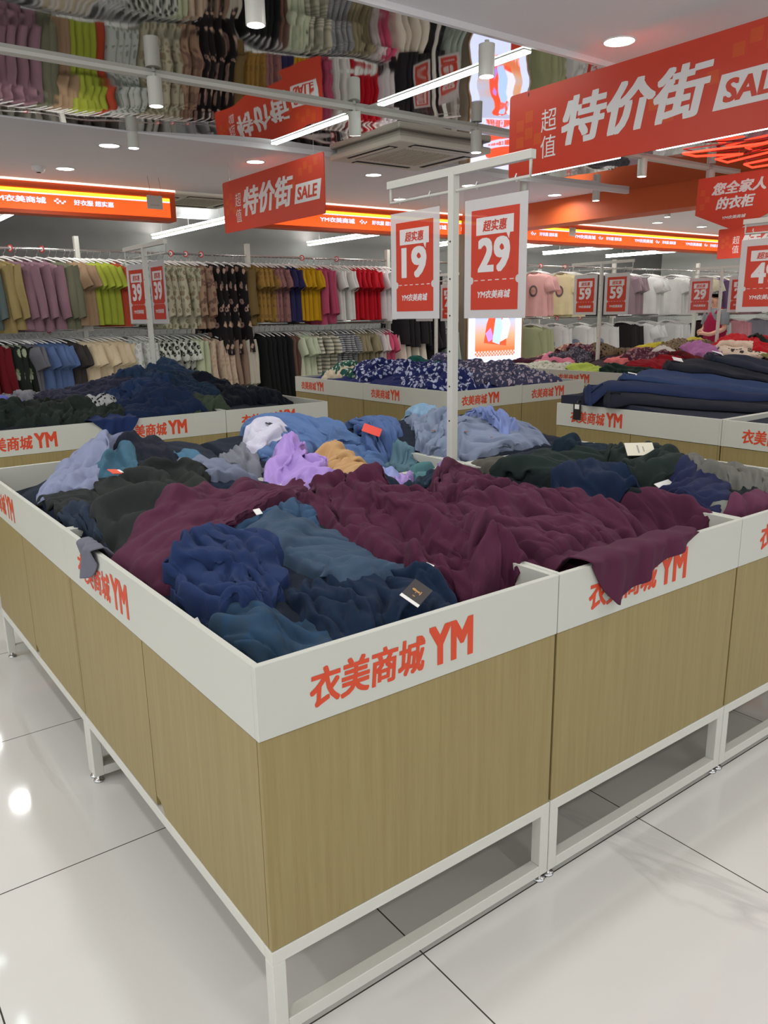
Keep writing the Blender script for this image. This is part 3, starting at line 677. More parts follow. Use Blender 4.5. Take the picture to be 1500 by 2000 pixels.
def chest_disc(o, cx, cz, rx, rz_, m, lift):
    bv = np.array([v.co[:] for v in o.data.vertices]); bv = bv[bv[:, 1] < 0]; vs = []; nr, n = 4, 18
    for i in range(nr + 1):
        for k in range(n):
            x, z = cx + rx * i / nr * math.cos(2 * PI * k / n), cz + rz_ * i / nr * math.sin(2 * PI * k / n)
            d = (bv[:, 0] - x) ** 2 + (bv[:, 2] - z) ** 2; w_ = 1 / (d + 2e-4) ** 2; near = d < .012
            vs.append((x, float((bv[near, 1] * w_[near]).sum() / w_[near].sum()) - lift, z))
    b = MB(); b.add(vs, [(i * n + k, i * n + (k + 1) % n, (i + 1) * n + (k + 1) % n, (i + 1) * n + k) for i in range(nr) for k in range(n)], True)
    return b.build('chest_print', m, o)
def print_bear(o):
    chest_disc(o, -.01, -.29, .07, .06, mat('print_slate', (122, 136, 156), .8), .008); chest_disc(o, .02, -.40, .06, .075, mat('print_brown', (146, 120, 98), .8), .012); chest_disc(o, -.07, -.42, .022, .03, mat('print_dark', (80, 80, 90), .8), .009)
def print_oval(o):
    chest_disc(o, 0, -.27, .062, .085, mat('print_charcoal', (96, 84, 84), .8), .008); chest_disc(o, 0, -.27, .04, .055, mat('print_rose', (178, 130, 122), .8), .013)
def trim_neck(o):
    MB().tube([(.075 * math.cos(R(a)), -.032 * abs(math.sin(R(a))) - .002, -.012 - .03 * abs(math.sin(R(a)))) for a in range(180, 361, 20)], .006, 6).build('neck_trim', mat('trim_black', (50, 50, 54), .8), o)
U = 'u'; Lw = 'l'
hang_row(U, 1.0, 1.24, 2, 'blouse', F((88, 100, 98)), 'teal-grey shirt', -24)
hang_row(U, 1.27, 1.44, 2, 'blouse', F((150, 132, 88)), 'khaki overshirt', -24)
hang_row(U, 1.42, 1.82, 4, 'blouse', F((138, 106, 116)), 'dusty mauve shirt', -24)
hang_row(U, 1.80, 1.93, 2, 'blouse', F((104, 104, 84)), 'dark olive blouse', -18)
hang_row(U, 1.97, 2.12, 3, 'tee', F((152, 126, 98)), 'tan short sleeve blouse', -20)
hang_row(U, 2.12, 2.38, 4, 'tee', F((154, 164, 58)), 'lime green short sleeve blouse', -20)
hang_row(U, 2.38, 2.44, 1, 'tee', F((168, 68, 46)), 'rust red tee', -16)
hang_row(U, 2.48, 2.78, 4, 'tee', F((190, 194, 186), 'floral', (120, 130, 120), None, 16), 'grey leaf print tee', -16)
hang_row(U, 2.78, 3.2, 6, 'blouse', F((176, 170, 146), 'floral', (110, 116, 92), (140, 110, 90), 15), 'green and beige print blouse', -12)
hang_row(U, 3.2, 3.36, 3, 'blouse', F((150, 122, 100), 'floral', (100, 76, 66), None, 12), 'brown print blouse', -10)
hang_row(U, 3.36, 3.78, 4, 'dress', F((34, 31, 32), 'floral', (172, 146, 120), (150, 120, 116), 11), 'black floral dress', -6)
hang_row(U, 3.78, 3.86, 2, 'blouse', F((110, 92, 56)), 'olive brown blouse', -6)
hang_row(U, 3.92, 4.12, 4, 'tee', F((150, 118, 58), 'floral', (116, 90, 50), None, 16), 'ochre print tee', -6)
hang_row(U, 4.12, 4.33, 4, 'tee', F((140, 100, 96), 'floral', (110, 78, 80), None, 16), 'mauve brown print tee', -4)
hang_row(U, 4.34, 4.47, 3, 'tee', F((44, 42, 78)), 'navy violet tee', -4)
hang_row(U, 4.47, 4.74, 5, 'tee', F((184, 142, 24)), 'mustard yellow tee', -4)
hang_row(U, 4.76, 4.96, 3, 'blouse', F((172, 74, 102)), 'rose pink blouse', -4)
hang_row(U, 4.98, 5.24, 4, 'tee', F((210, 210, 204)), 'white tee beside the red ones', 0)
hang_row(U, 5.26, 5.66, 6, 'tee', F((186, 26, 40)), 'bright red tee', 0)
hang_row(U, 5.67, 5.86, 3, 'tee', F((214, 208, 208)), 'snow white end tee', 0)
hang_row(Lw, 1.02, 1.26, 3, 'blouse', F((104, 24, 32)), 'dark red top', -24)
hang_row(Lw, 1.26, 1.42, 3, 'blouse', F((34, 40, 34), 'floral', (98, 124, 60), (190, 190, 180), 8), 'black leaf print top', -24)
hang_row(Lw, 1.42, 1.54, 3, 'tee', F((104, 104, 110)), 'grey tee', -22)
hang_row(Lw, 1.54, 1.84, 5, 'tee', F((88, 108, 150)), 'denim blue tee', -24)
hang_row(Lw, 1.84, 1.93, 2, 'tee', F((62, 58, 56)), 'dark brown tee', -20)
hang_row(Lw, 1.98, 2.46, 7, 'tee', F((224, 206, 172)), 'cream tiered top', -24)
hang_row(Lw, 2.46, 2.66, 4, 'blouse', F((208, 210, 206), 'floral', (160, 164, 158), None, 18), 'white lace blouse', -14)
hang_row(Lw, 2.68, 3.12, 6, 'tee', F((196, 198, 188), 'floral', (44, 48, 44), None, 14), 'black and white print tee', -12)
hang_row(Lw, 3.12, 3.24, 2, 'blouse', F((184, 192, 158)), 'pale green blouse', -10)
hang_row(Lw, 3.26, 3.56, 4, 'blouse', F((192, 172, 150), 'floral', (166, 140, 120), None, 20), 'beige lace blouse', -10)
hang_row(Lw, 3.56, 3.68, 2, 'blouse', F((142, 120, 104)), 'brown lace blouse', -8)
hang_row(Lw, 3.68, 3.84, 3, 'blouse', F((190, 184, 168)), 'oatmeal blouse', -8)
hang_row(Lw, 3.92, 4.34, 6, 'dress', F((30, 32, 32)), 'long black dress', -6)
hang_row(Lw, 4.34, 4.44, 2, 'dress', F((112, 84, 74)), 'long brown dress', -6)
hang_row(Lw, 4.44, 4.66, 4, 'tee', F((196, 206, 178)), 'pale mint top', -4)
hang_row(Lw, 4.66, 4.96, 3, 'tee', F((206, 204, 182), 'stripe', (120, 122, 110), None, 22), 'cream striped tee', -2)
hang_row(Lw, 4.96, 5.26, 4, 'tee', F((176, 178, 178), 'stripe', (64, 66, 74), None, 40), 'grey striped tee', -2)
hang_row(Lw, 5.26, 5.6, 5, 'tee', F((150, 142, 112)), 'khaki tee', 0)
hang_row(Lw, 5.6, 5.72, 2, 'tee', F((216, 206, 204)), 'off white tee', 0)
hang_row(Lw, 5.72, 5.84, 2, 'tee', F((206, 90, 120)), 'pink tee', 0)
hang_row(Lw, 5.93, 6.42, 4, 'skirt', F((230, 222, 206)), 'ivory gathered skirt', 0)
hang_row(Lw, 6.44, 6.66, 3, 'tee', F((40, 38, 40)), 'black tee beside the skirts', 0)
hang_row(Lw, 6.68, 7.0, 3, 'blouse', F((158, 172, 162)), 'grey green blouse', 0)
hang_row(U, 5.95, 6.7, 7, 'dress', F((42, 40, 42)), 'black dress near the 19 card', 0)
hang_row(U, 8.45, 9.0, 3, 'tee', F((228, 176, 170)), 'pale pink tee with a chest print', -20, extra=print_oval, tight=.07)
hang_row(U, 9.05, 9.75, 5, 'tee', F((226, 214, 170)), 'butter cream tee with a chest print', -20, extra=print_oval, tight=.07)
hang_row(U, 9.8, 10.5, 6, 'tee', F((58, 54, 58)), 'charcoal tee behind the 59 card', -20, tight=.07)
hang_row(U, 10.62, 11.2, 4, 'tee', F((150, 130, 136)), 'mauve grey tee behind the 59 card', -20, tight=.07)
hang_row(U, 11.2, 11.85, 4, 'tee', F((216, 216, 212)), 'white ringer tee', -20, extra=trim_neck, tight=.07)
hang_row(U, 11.95, 12.75, 5, 'tee', F((220, 220, 216)), 'wide white ringer tee', -20, extra=trim_neck, tight=.07)
hang_row(U, 12.98, 13.3, 3, 'tee', F((214, 204, 176)), 'sand coloured tee', -20, tight=.07)
hang_row(U, 13.3, 13.7, 3, 'blouse', F((110, 84, 120)), 'plum blouse', -20, tight=.07)
hang_row(U, 13.75, 14.3, 3, 'tee', F((222, 210, 176)), 'pale straw tee', -20, tight=.07)
hang_row(U, 14.3, 15.4, 6, 'blouse', F((146, 112, 116)), 'dusty rose blouse', -20, tight=.07)
hang_row(Lw, 8.4, 8.75, 3, 'blouse', F((158, 162, 126)), 'sage green blouse', -20, tight=.07)
hang_row(Lw, 8.9, 9.45, 2, 'blouse', F((212, 214, 210)), 'white printed sweatshirt nearest the screen', -20, extra=print_bear, tight=.07)
hang_row(Lw, 9.5, 10.05, 2, 'blouse', F((213, 214, 210)), 'white printed sweatshirt mid row', -20, extra=print_bear, tight=.07)
hang_row(Lw, 10.08, 10.5, 2, 'blouse', F((214, 214, 210)), 'white printed sweatshirt by the upright', -20, extra=print_bear, tight=.07)
hang_row(Lw, 10.6, 11.1, 4, 'blouse', F((40, 36, 38)), 'black blouse', -20, tight=.07)
hang_row(Lw, 11.2, 11.85, 4, 'tee', F((214, 214, 212)), 'white tee beneath a pinafore', -20, tight=.07)
hang_row(Lw, 11.9, 12.8, 5, 'blouse', F((214, 214, 212)), 'white blouse with dark straps', -20, tight=.07)
hang_row(Lw, 12.98, 13.35, 3, 'dress', F((52, 36, 38)), 'black dress', -20, tight=.07)
hang_row(Lw, 13.4, 14.0, 3, 'blouse', F((190, 192, 194)), 'light grey blouse', -20, tight=.07)
hang_row(Lw, 14.0, 14.9, 5, 'blouse', F((214, 148, 158)), 'soft pink blouse', -20, tight=.07)
hang_row(Lw, 14.95, 15.5, 4, 'blouse', F((150, 148, 158)), 'slate grey blouse', -20, tight=.07)
# round size markers on the rails
for i, (x, z) in enumerate(((1.33, ZU), (1.62, ZU), (2.95, ZU), (3.12, ZU), (3.3, ZU), (4.6, ZU), (5.1, ZU), (8.8, ZU), (9.35, ZU), (1.6, ZL), (9.2, ZL), (9.75, ZL), (10.25, ZL))):
    o = MB().cyl((0, -.003, -.02), (0, .003, -.02), .034, 16).build('size_marker', mat('marker_red', (196, 60, 52), .5), None, (x, YR - .002, z + .02), -1.0)
    tag(o, '%s red round marker on the %s rail counted from the left' % (ORD[i if i < 9 else i - 9], 'upper' if z == ZU else 'lower'), 'size marker', 'rail markers')
    MB().cyl((0, -.0036, -.02), (0, -.003, -.02), .022, 14).build('marker_print', WHT, o)
# second line of racks behind
for i, (a, b_) in enumerate(((1.5, 4.2), (4.2, 7.0), (8.5, 11.5), (11.5, 14.5))): rack(a, b_, 9.9, '%s bay from the left of the racks standing behind the first line' % ORD[i])
for x0, x1, n, kd, c, noun in ((1.8, 2.6, 5, 'blouse', (168, 164, 150), 'stone shirt'), (2.7, 3.4, 4, 'tee', (96, 92, 88), 'dark taupe tee'), (3.6, 4.1, 4, 'blouse', (196, 196, 190), 'pale shirt'),
                               (4.4, 5.4, 6, 'tee', (180, 180, 184), 'silver grey tee'), (5.6, 6.8, 7, 'blouse', (60, 56, 60), 'black shirt'), (9.0, 10.4, 7, 'tee', (206, 206, 202), 'white summer tee'), (10.6, 11.4, 5, 'tee', (120, 110, 120), 'heather tee'), (11.8, 13.8, 8, 'blouse', (200, 196, 190), 'ecru blouse')):
    hang_row(U, x0, x1, n, kd, F(c), noun, 0, 9.9, None, 'rear upper rail')
# ------------------------------------------------------------------ heaps of clothes: cloth draped layer by layer over what lies below
class Heap:
    def __init__(s, x0, y0, x1, y1, fn, res=.01):
        s.x0, s.y0, s.res = x0, y0, res; s.nx = int((x1 - x0) / res) + 1; s.ny = int((y1 - y0) / res) + 1
        X, Y = np.meshgrid(x0 + np.arange(s.nx) * res, y0 + np.arange(s.ny) * res, indexing='ij'); s.H = fn(X, Y)
    def idx(s, x, y):
        return np.clip(((x - s.x0) / s.res + .5).astype(int), 0, s.nx - 1), np.clip(((y - s.y0) / s.res + .5).astype(int), 0, s.ny - 1)
    def sample(s, x, y):
        fx = np.clip((x - s.x0) / s.res, 0, s.nx - 1.001); fy = np.clip((y - s.y0) / s.res, 0, s.ny - 1.001)
        i = fx.astype(int); j = fy.astype(int); a = fx - i; b = fy - j; H = s.H
        return H[i, j] * (1 - a) * (1 - b) + H[i + 1, j] * a * (1 - b) + H[i, j + 1] * (1 - a) * b + H[i + 1, j + 1] * a * b
    def splat(s, P):
        Q = P
        for _ in range(1 if np.abs(P[1:, :, :2] - P[:-1, :, :2]).max() > s.res * .9 else 0):
            A = .5 * (Q[:-1] + Q[1:]); B = np.empty((Q.shape[0] + A.shape[0],) + Q.shape[1:]); B[::2] = Q; B[1::2] = A
            A = .5 * (B[:, :-1] + B[:, 1:]); C = np.empty((B.shape[0], B.shape[1] + A.shape[1], 3)); C[:, ::2] = B; C[:, 1::2] = A; Q = C
        p = Q.reshape(-1, 3); i, j = s.idx(p[:, 0], p[:, 1]); np.maximum.at(s.H, (i, j), p[:, 2] + .002)
        K = s.H; M = K.copy()
        M[1:-1, 1:-1] = np.maximum(K[1:-1, 1:-1], .25 * (K[:-2, 1:-1] + K[2:, 1:-1] + K[1:-1, :-2] + K[1:-1, 2:]) - .006); s.H = M

def up2(Q):
    for ax in (0, 1):
        Q = np.swapaxes(Q, 0, ax); E = np.concatenate([2 * Q[:1] - Q[1:2], Q, 2 * Q[-1:] - Q[-2:-1]], 0)
        M = (-E[:-3] + 9 * E[1:-2] + 9 * E[2:-1] - E[3:]) / 16; O = np.empty((2 * Q.shape[0] - 1,) + Q.shape[1:]); O[::2] = Q; O[1::2] = M; Q = np.swapaxes(O, 0, ax)
    return Q
def serend(N8, nu, nv):
    s, t = np.meshgrid(np.linspace(-1, 1, nu), np.linspace(-1, 1, nv), indexing='ij')
    n = [(1 - s) * (1 - t) * (-s - t - 1) / 4, (1 - s * s) * (1 - t) / 2, (1 + s) * (1 - t) * (s - t - 1) / 4, (1 + s) * (1 - t * t) / 2,
         (1 + s) * (1 + t) * (s + t - 1) / 4, (1 - s * s) * (1 + t) / 2, (1 - s) * (1 + t) * (-s + t - 1) / 4, (1 - s) * (1 - t * t) / 2]
    N8 = np.asarray(N8, float)
    return sum(n[k][..., None] * N8[k] for k in range(8))

def drape(hp, out8, exu=1.2, exv=1.1, res=.014, amp=.02, wl=.10, ang=0., seed=0, steps=42, edges=None, nmax=64, pin=.03, puff=.03, sink=.022, fold=.62):
    rs = np.random.RandomState(seed); o = np.asarray(out8, float)
    lu = .5 * (np.linalg.norm(o[2] - o[0]) + np.linalg.norm(o[4] - o[6])); lv = .5 * (np.linalg.norm(o[4] - o[2]) + np.linalg.norm(o[6] - o[0]))
    nu = int(np.clip(lu * exu / res, 9, nmax)); nv = int(np.clip(lv * exv / res, 9, nmax))
    P2 = serend(o, nu, nv); P0 = P2.copy()
    U = np.linspace(0, lu * exu, nu)[:, None] * np.ones((1, nv)); V = np.ones((nu, 1)) * np.linspace(0, lv * exv, nv)[None]
    z = np.zeros((nu, nv))
    for k in range(7):
        a = ang + rs.uniform(-.22, .22); wv = wl * rs.uniform(.6, 1.9); z += (wv / wl) * np.sin((U * math.cos(a) + V * math.sin(a)) * 6.283 / wv + rs.uniform(0, 6.3) + .65 * np.sin((V * math.cos(a) - U * math.sin(a)) * 6.283 / (wl * rs.uniform(2.5, 5)) + rs.uniform(0, 6)))
    z = z / 3.0
    ed = np.minimum(np.minimum(U, lu * exu - U), np.minimum(V, lv * exv - V)); e1 = np.clip(ed / .07, 0, 1); e1 = e1 * e1 * (3 - 2 * e1); e2 = 1 - np.clip(ed / .03, 0, 1)
    lowf = .65 + .35 * np.sin(U * 9 + rs.uniform(0, 6)) * np.sin(V * 11 + rs.uniform(0, 6)); off = puff * e1 * lowf - sink * e2 * (0 if edges else 1)
    h = hp.sample(P2[..., 0], P2[..., 1]); hm = np.maximum(h, 0)
    x = np.dstack([P2, hm + off + .012 + amp * (z + .6) * (.25 + .75 * e1)])
    sideF = P0[..., 1] < 0 if edges else None; sideL = P0[..., 0] < 0 if edges else None
    if edges: x[..., 2] = np.where(sideF | sideL, .835 + amp * .5 * z, x[..., 2])
    def rest(sa, sb): return np.linalg.norm(P0[sb] - P0[sa], axis=-1)
    S = slice; cons = []
    def addc(sa, sb, k, e):
        cons.append((sa, sb, rest(sa, sb) * e, k))
    a_ = S(None)
    for st in (0, 1):
        addc((S(st, nu - 1, 2), a_), (S(st + 1, nu, 2), a_), 1., exu); addc((a_, S(st, nv - 1, 2)), (a_, S(st + 1, nv, 2)), 1., exv)
    em = .5 * (exu + exv)
    for st in (0, 1):
        addc((S(st, nu - 1, 2), S(0, nv - 1)), (S(st + 1, nu, 2), S(1, nv)), .35, em); addc((S(st, nu - 1, 2), S(1, nv)), (S(st + 1, nu, 2), S(0, nv - 1)), .35, em)
    for st in (0, 1, 2, 3):
        addc((S(st, nu - 2, 4), a_), (S(st + 2, nu, 4), a_), .22, exu); addc((a_, S(st, nv - 2, 4)), (a_, S(st + 2, nv, 4)), .22, exv)
    fix = []
    for sa, sb, r, k in cons:
        n = min(x[sa].shape[0], x[sb].shape[0]); m_ = min(x[sa].shape[1], x[sb].shape[1]); fix.append((sa, sb, r[:n, :m_], k, n, m_))
    xp = x.copy(); g = -9.8 * .016 ** 2
    for it in range(steps):
        v = (x - xp) * .9; v[..., :2] *= .8; xp = x.copy(); x = x + v; x[..., 2] += g
        x[..., :2] += (P0 - x[..., :2]) * pin * (.35 if it > steps * .6 else 1)
        for _ in range(5):
            for sa, sb, r, k, n, m_ in fix:
                A = x[sa][:n, :m_]; B = x[sb][:n, :m_]; d = B - A; L = np.sqrt((d * d).sum(-1)) + 1e-9
                c = (d * ((L - r) / L * (.5 * k))[..., None])
                A += c; B -= c
        h = hp.sample(x[..., 0], x[..., 1]) + .003 + off
        if edges:
            low = x[..., 2] < .822
            yy = x[..., 1]; yy[sideF & low] = np.minimum(yy[sideF & low], -.006); ins = (~sideF) & low & (~sideL); yy[ins] = np.maximum(yy[ins], .02)
            xx = x[..., 0]; xx[sideL & low] = np.minimum(xx[sideL & low], -.006); xx[ins] = np.maximum(xx[ins], .02)
            out_ = (x[..., 1] < -.003) | (x[..., 0] < -.003); h = np.where(out_, .1, h)
        m = x[..., 2] < h
        x[..., 2] = np.where(m, h, x[..., 2]); fr = (m * .75)[..., None]; x[..., :2] += (xp[..., :2] - x[..., :2]) * fr
    q = x.copy(); q[1:-1, 1:-1] = .55 * x[1:-1, 1:-1] + .1125 * (x[:-2, 1:-1] + x[2:, 1:-1] + x[1:-1, :-2] + x[1:-1, 2:]); x = q
    for _ in range(2 if res < .012 else 1): x, U, V, ed = up2(x), up2(U), up2(V), up2(ed)
    nc = int(np.clip(lu * exu * lv * exv * 230, 8, 80)); cr_ = creases(U, V, np.random.RandomState(seed + 7), nc, min(amp * fold, .016), ang + PI / 2)
    x[..., 2] += cr_ * np.clip(ed / .035, 0, 1)
    hp.splat(x)
    return x, U, V

def creases(U, V, rs, n, A, ang):
    lu, lv = U.max(), V.max(); h = np.zeros_like(U)
    def ridge(pu, pv, a, L, w, amp, one):
        du, dv = U - pu, V - pv; t = du * math.cos(a) + dv * math.sin(a)
        d = -du * math.sin(a) + dv * math.cos(a) + rs.normal(0, .45) * t * t + .006 * np.sin(t * rs.uniform(15, 40) + rs.uniform(0, 6))
        w = w * (1 + 1.5 * np.clip(t / L, 0, 1)) if one else w
        tp = np.where(t > 0, np.exp(-(t / L) ** 4), np.exp(-(t / .03) ** 2)) if one else np.exp(-(2 * t / L) ** 4)
        return amp * tp * (.75 * np.exp(-((np.abs(d) - 2.3 * w) / (1.5 * w)) ** 2) * np.where(d > 0, 1, .55) - .95 * np.exp(-np.abs(d) / (.8 * w)))
    for k in range(n):
        h += ridge(rs.uniform(0, lu), rs.uniform(0, lv), ang + rs.normal(0, .22), rs.uniform(.22, .8), rs.uniform(.006, .015), A * rs.uniform(.3, 1.25), False)
    for k in range(max(1, n // 14)):
        pu, pv, a0 = rs.uniform(.15, .85) * lu, rs.uniform(.15, .85) * lv, rs.uniform(0, 6.28)
        for j in range(rs.randint(3, 6)): h += ridge(pu, pv, a0 + (j - 2) * rs.uniform(.28, .5), rs.uniform(.1, .26), rs.uniform(.008, .013), A * rs.uniform(.5, 1.0), True)
    return 1.5 * A * np.tanh(h / (1.5 * A))

def cloth_obj(name, x, U, V, m, sub=1, thick=.0028):
    nu, nv = x.shape[:2]; me = bpy.data.meshes.new(name)
    ij = np.arange(nu * nv).reshape(nu, nv)
    f = np.stack([ij[:-1, :-1], ij[1:, :-1], ij[1:, 1:], ij[:-1, 1:]], -1).reshape(-1, 4)
    me.from_pydata(x.reshape(-1, 3).tolist(), [], f.tolist())
    me.polygons.foreach_set('use_smooth', [True] * len(me.polygons))
    n = me.polygons[0].normal if len(me.polygons) else Vector((0, 0, 1))
    if sum(p.normal.z for p in me.polygons) < 0: me.flip_normals()
    lay = me.uv_layers.new(name='UVMap'); vi = np.empty(len(me.loops), int); me.loops.foreach_get('vertex_index', vi)
    uv = np.stack([U.ravel()[vi], V.ravel()[vi]], 1); lay.data.foreach_set('uv', uv.ravel())
    me.materials.append(m); me.update()
    o = bpy.data.objects.new(name, me); COL.objects.link(o)
    so = o.modifiers.new('thickness', 'SOLIDIFY'); so.thickness = thick; so.offset = -1
    return o
def hem(o, x, side, m, r=.0035):
    """stitched hem along one edge of the cloth"""
    e = {'u0': x[0], 'u1': x[-1], 'v0': x[:, 0], 'v1': x[:, -1]}[side]
    MB().tube([tuple(p + np.array([0, 0, .001])) for p in e[::2]], r, 5).build('hem', m, o)
def hang_tag(o, p, rot, size, m, lines=True):
    tgt = MB().box((-size[0] / 2, -size[1] / 2, -.001), (size[0] / 2, size[1] / 2, .001)).build('hang_tag', m, o, p); tgt.rotation_euler = rot
    if lines:
        l = MB(); l.box((-size[0] * .1, -size[1] * .3, .001), (-size[0] * .04, size[1] * .3, .0014)); l.box((size[0] * .1, -size[1] * .2, .001), (size[0] * .14, size[1] * .2, .0014))
        l.build('tag_print', mat('tag_grey', (150, 148, 144), .6), tgt)
    return tgt

def heap_mesh(name, hp, rects, m, label, seed):
    """the layers of clothing under the loose ones"""
    b = MB()
    for (xa, ya, xb, yb) in rects:
        nx, ny = int((xb - xa) / .02), int((yb - ya) / .02)
        X, Y = np.meshgrid(np.linspace(xa, xb, nx), np.linspace(ya, yb, ny), indexing='ij')
        Z = hp.sample(X, Y) - .004
        Z = np.minimum(Z, .86 + .3)
        ij = np.arange(nx * ny).reshape(nx, ny)
        vs = np.dstack([X, Y, Z]).reshape(-1, 3); n0 = len(vs)
        fs = np.stack([ij[:-1, :-1], ij[1:, :-1], ij[1:, 1:], ij[:-1, 1:]], -1).reshape(-1, 4).tolist()
        ring = list(ij[:, 0]) + list(ij[-1, 1:]) + list(ij[-2::-1, -1]) + list(ij[0, -2:0:-1])
        low = [(vs[k][0], vs[k][1], .656) for k in ring]; vs = np.vstack([vs, np.array(low)]); nr = len(ring)
        for k in range(nr): fs.append((ring[k], n0 + k, n0 + (k + 1) % nr, ring[(k + 1) % nr]))
        b.add(vs, fs, True)
    o = b.build(name, m); tag(o, label, 'clothing', None, 'stuff'); return o

def wrinkle(X, Y, s, a):
    return a * (np.sin(X * 31 + 2.2 * np.sin(Y * 17 + s)) * .5 + np.sin(Y * 43 + 2.0 * np.sin(X * 13 + 2 * s)) * .35 + np.sin((X + Y) * 63 + 1.7 * np.sin((X - Y) * 23 + s)) * .25)
def inside(X, Y, xs, ys, fill, rim=.822):
    """clothes height inside bins, the boards between and around them keep their rim height"""
    Z = fill.copy()
    for x in xs: Z = np.where(np.abs(X - x) < .017, np.maximum(Z, rim), Z)
    for y in ys: Z = np.where(np.abs(Y - y) < .017, np.maximum(Z, rim), Z)
    return Z

# ---- near island
def base_near(X, Y):
    b = np.interp(Y, [0, .05, .25, .6, 1.0, 1.3, 1.6, 2.0, 2.25, 2.36], [.735, .735, .76, .80, .825, .82, .835, .88, .80, .70])
    b = b - .03 * np.clip((X - .9) / .6, 0, 1) * (Y < 1.2) - .05 * np.exp(-np.clip(X, 0, 9) / .1)
    e = .775 + .03 * np.sin(PI * np.clip((X - 1.58) / .79, 0, 1)) + .03 * np.clip((Y - .6) / .6, 0, 1)
    b = np.where((X > 1.59) & (Y < 1.17), e - .04 * (Y < .12), b)
    b = b - .10 * np.exp(-((X - 1.5) ** 2 + (Y - 1.3) ** 2) / .02) - .09 * np.exp(-((X - 1.5) ** 2 + (Y - 1.6) ** 2) / .05) * (X < 1.57)
    b = b + .045 * np.exp(-((X - .43) / .14) ** 2 - (Y / .2) ** 2) + .07 * np.exp(-((X - .42) ** 2 + (Y - 1.85) ** 2) / .09)
    b = b - .11 * np.exp(-((X - .03) ** 2 + (Y - 2.1) ** 2) / .07)
    b = b - .07 * np.exp(-((X - .70) ** 2) / .006 - ((Y - .07) ** 2) / .01) - .05 * np.exp(-((X - 1.5) ** 2) / .006 - ((Y - .1) ** 2) / .03)
    b = b + .05 * np.exp(-((X - 1.2) ** 2 + (Y - 2.0) ** 2) / .07) + .05 * np.exp(-((X - 1.95) ** 2 + (Y - 1.6) ** 2) / .10)
    b = b + wrinkle(X, Y, 1., .008)
    b = inside(X, Y, (0, BW, 2 * BW, 3 * BW), (0, BD, 2 * BD), b)
    return np.where((X < -.012) | (Y < -.012), 0., b)
HN = Heap(-.3, -.3, 2.45, 2.45, base_near)
HEAPM = fabric((34, 42, 56))
RN = [(.02 + i * BW, .02 + j * BD, (i + 1) * BW - .02, (j + 1) * BD - .02) for i in range(3) for j in range(2)]
heap_mesh('folded_clothing', HN, RN, HEAPM, 'dark layers of clothing showing between the loose shirts in the near bins', 3)
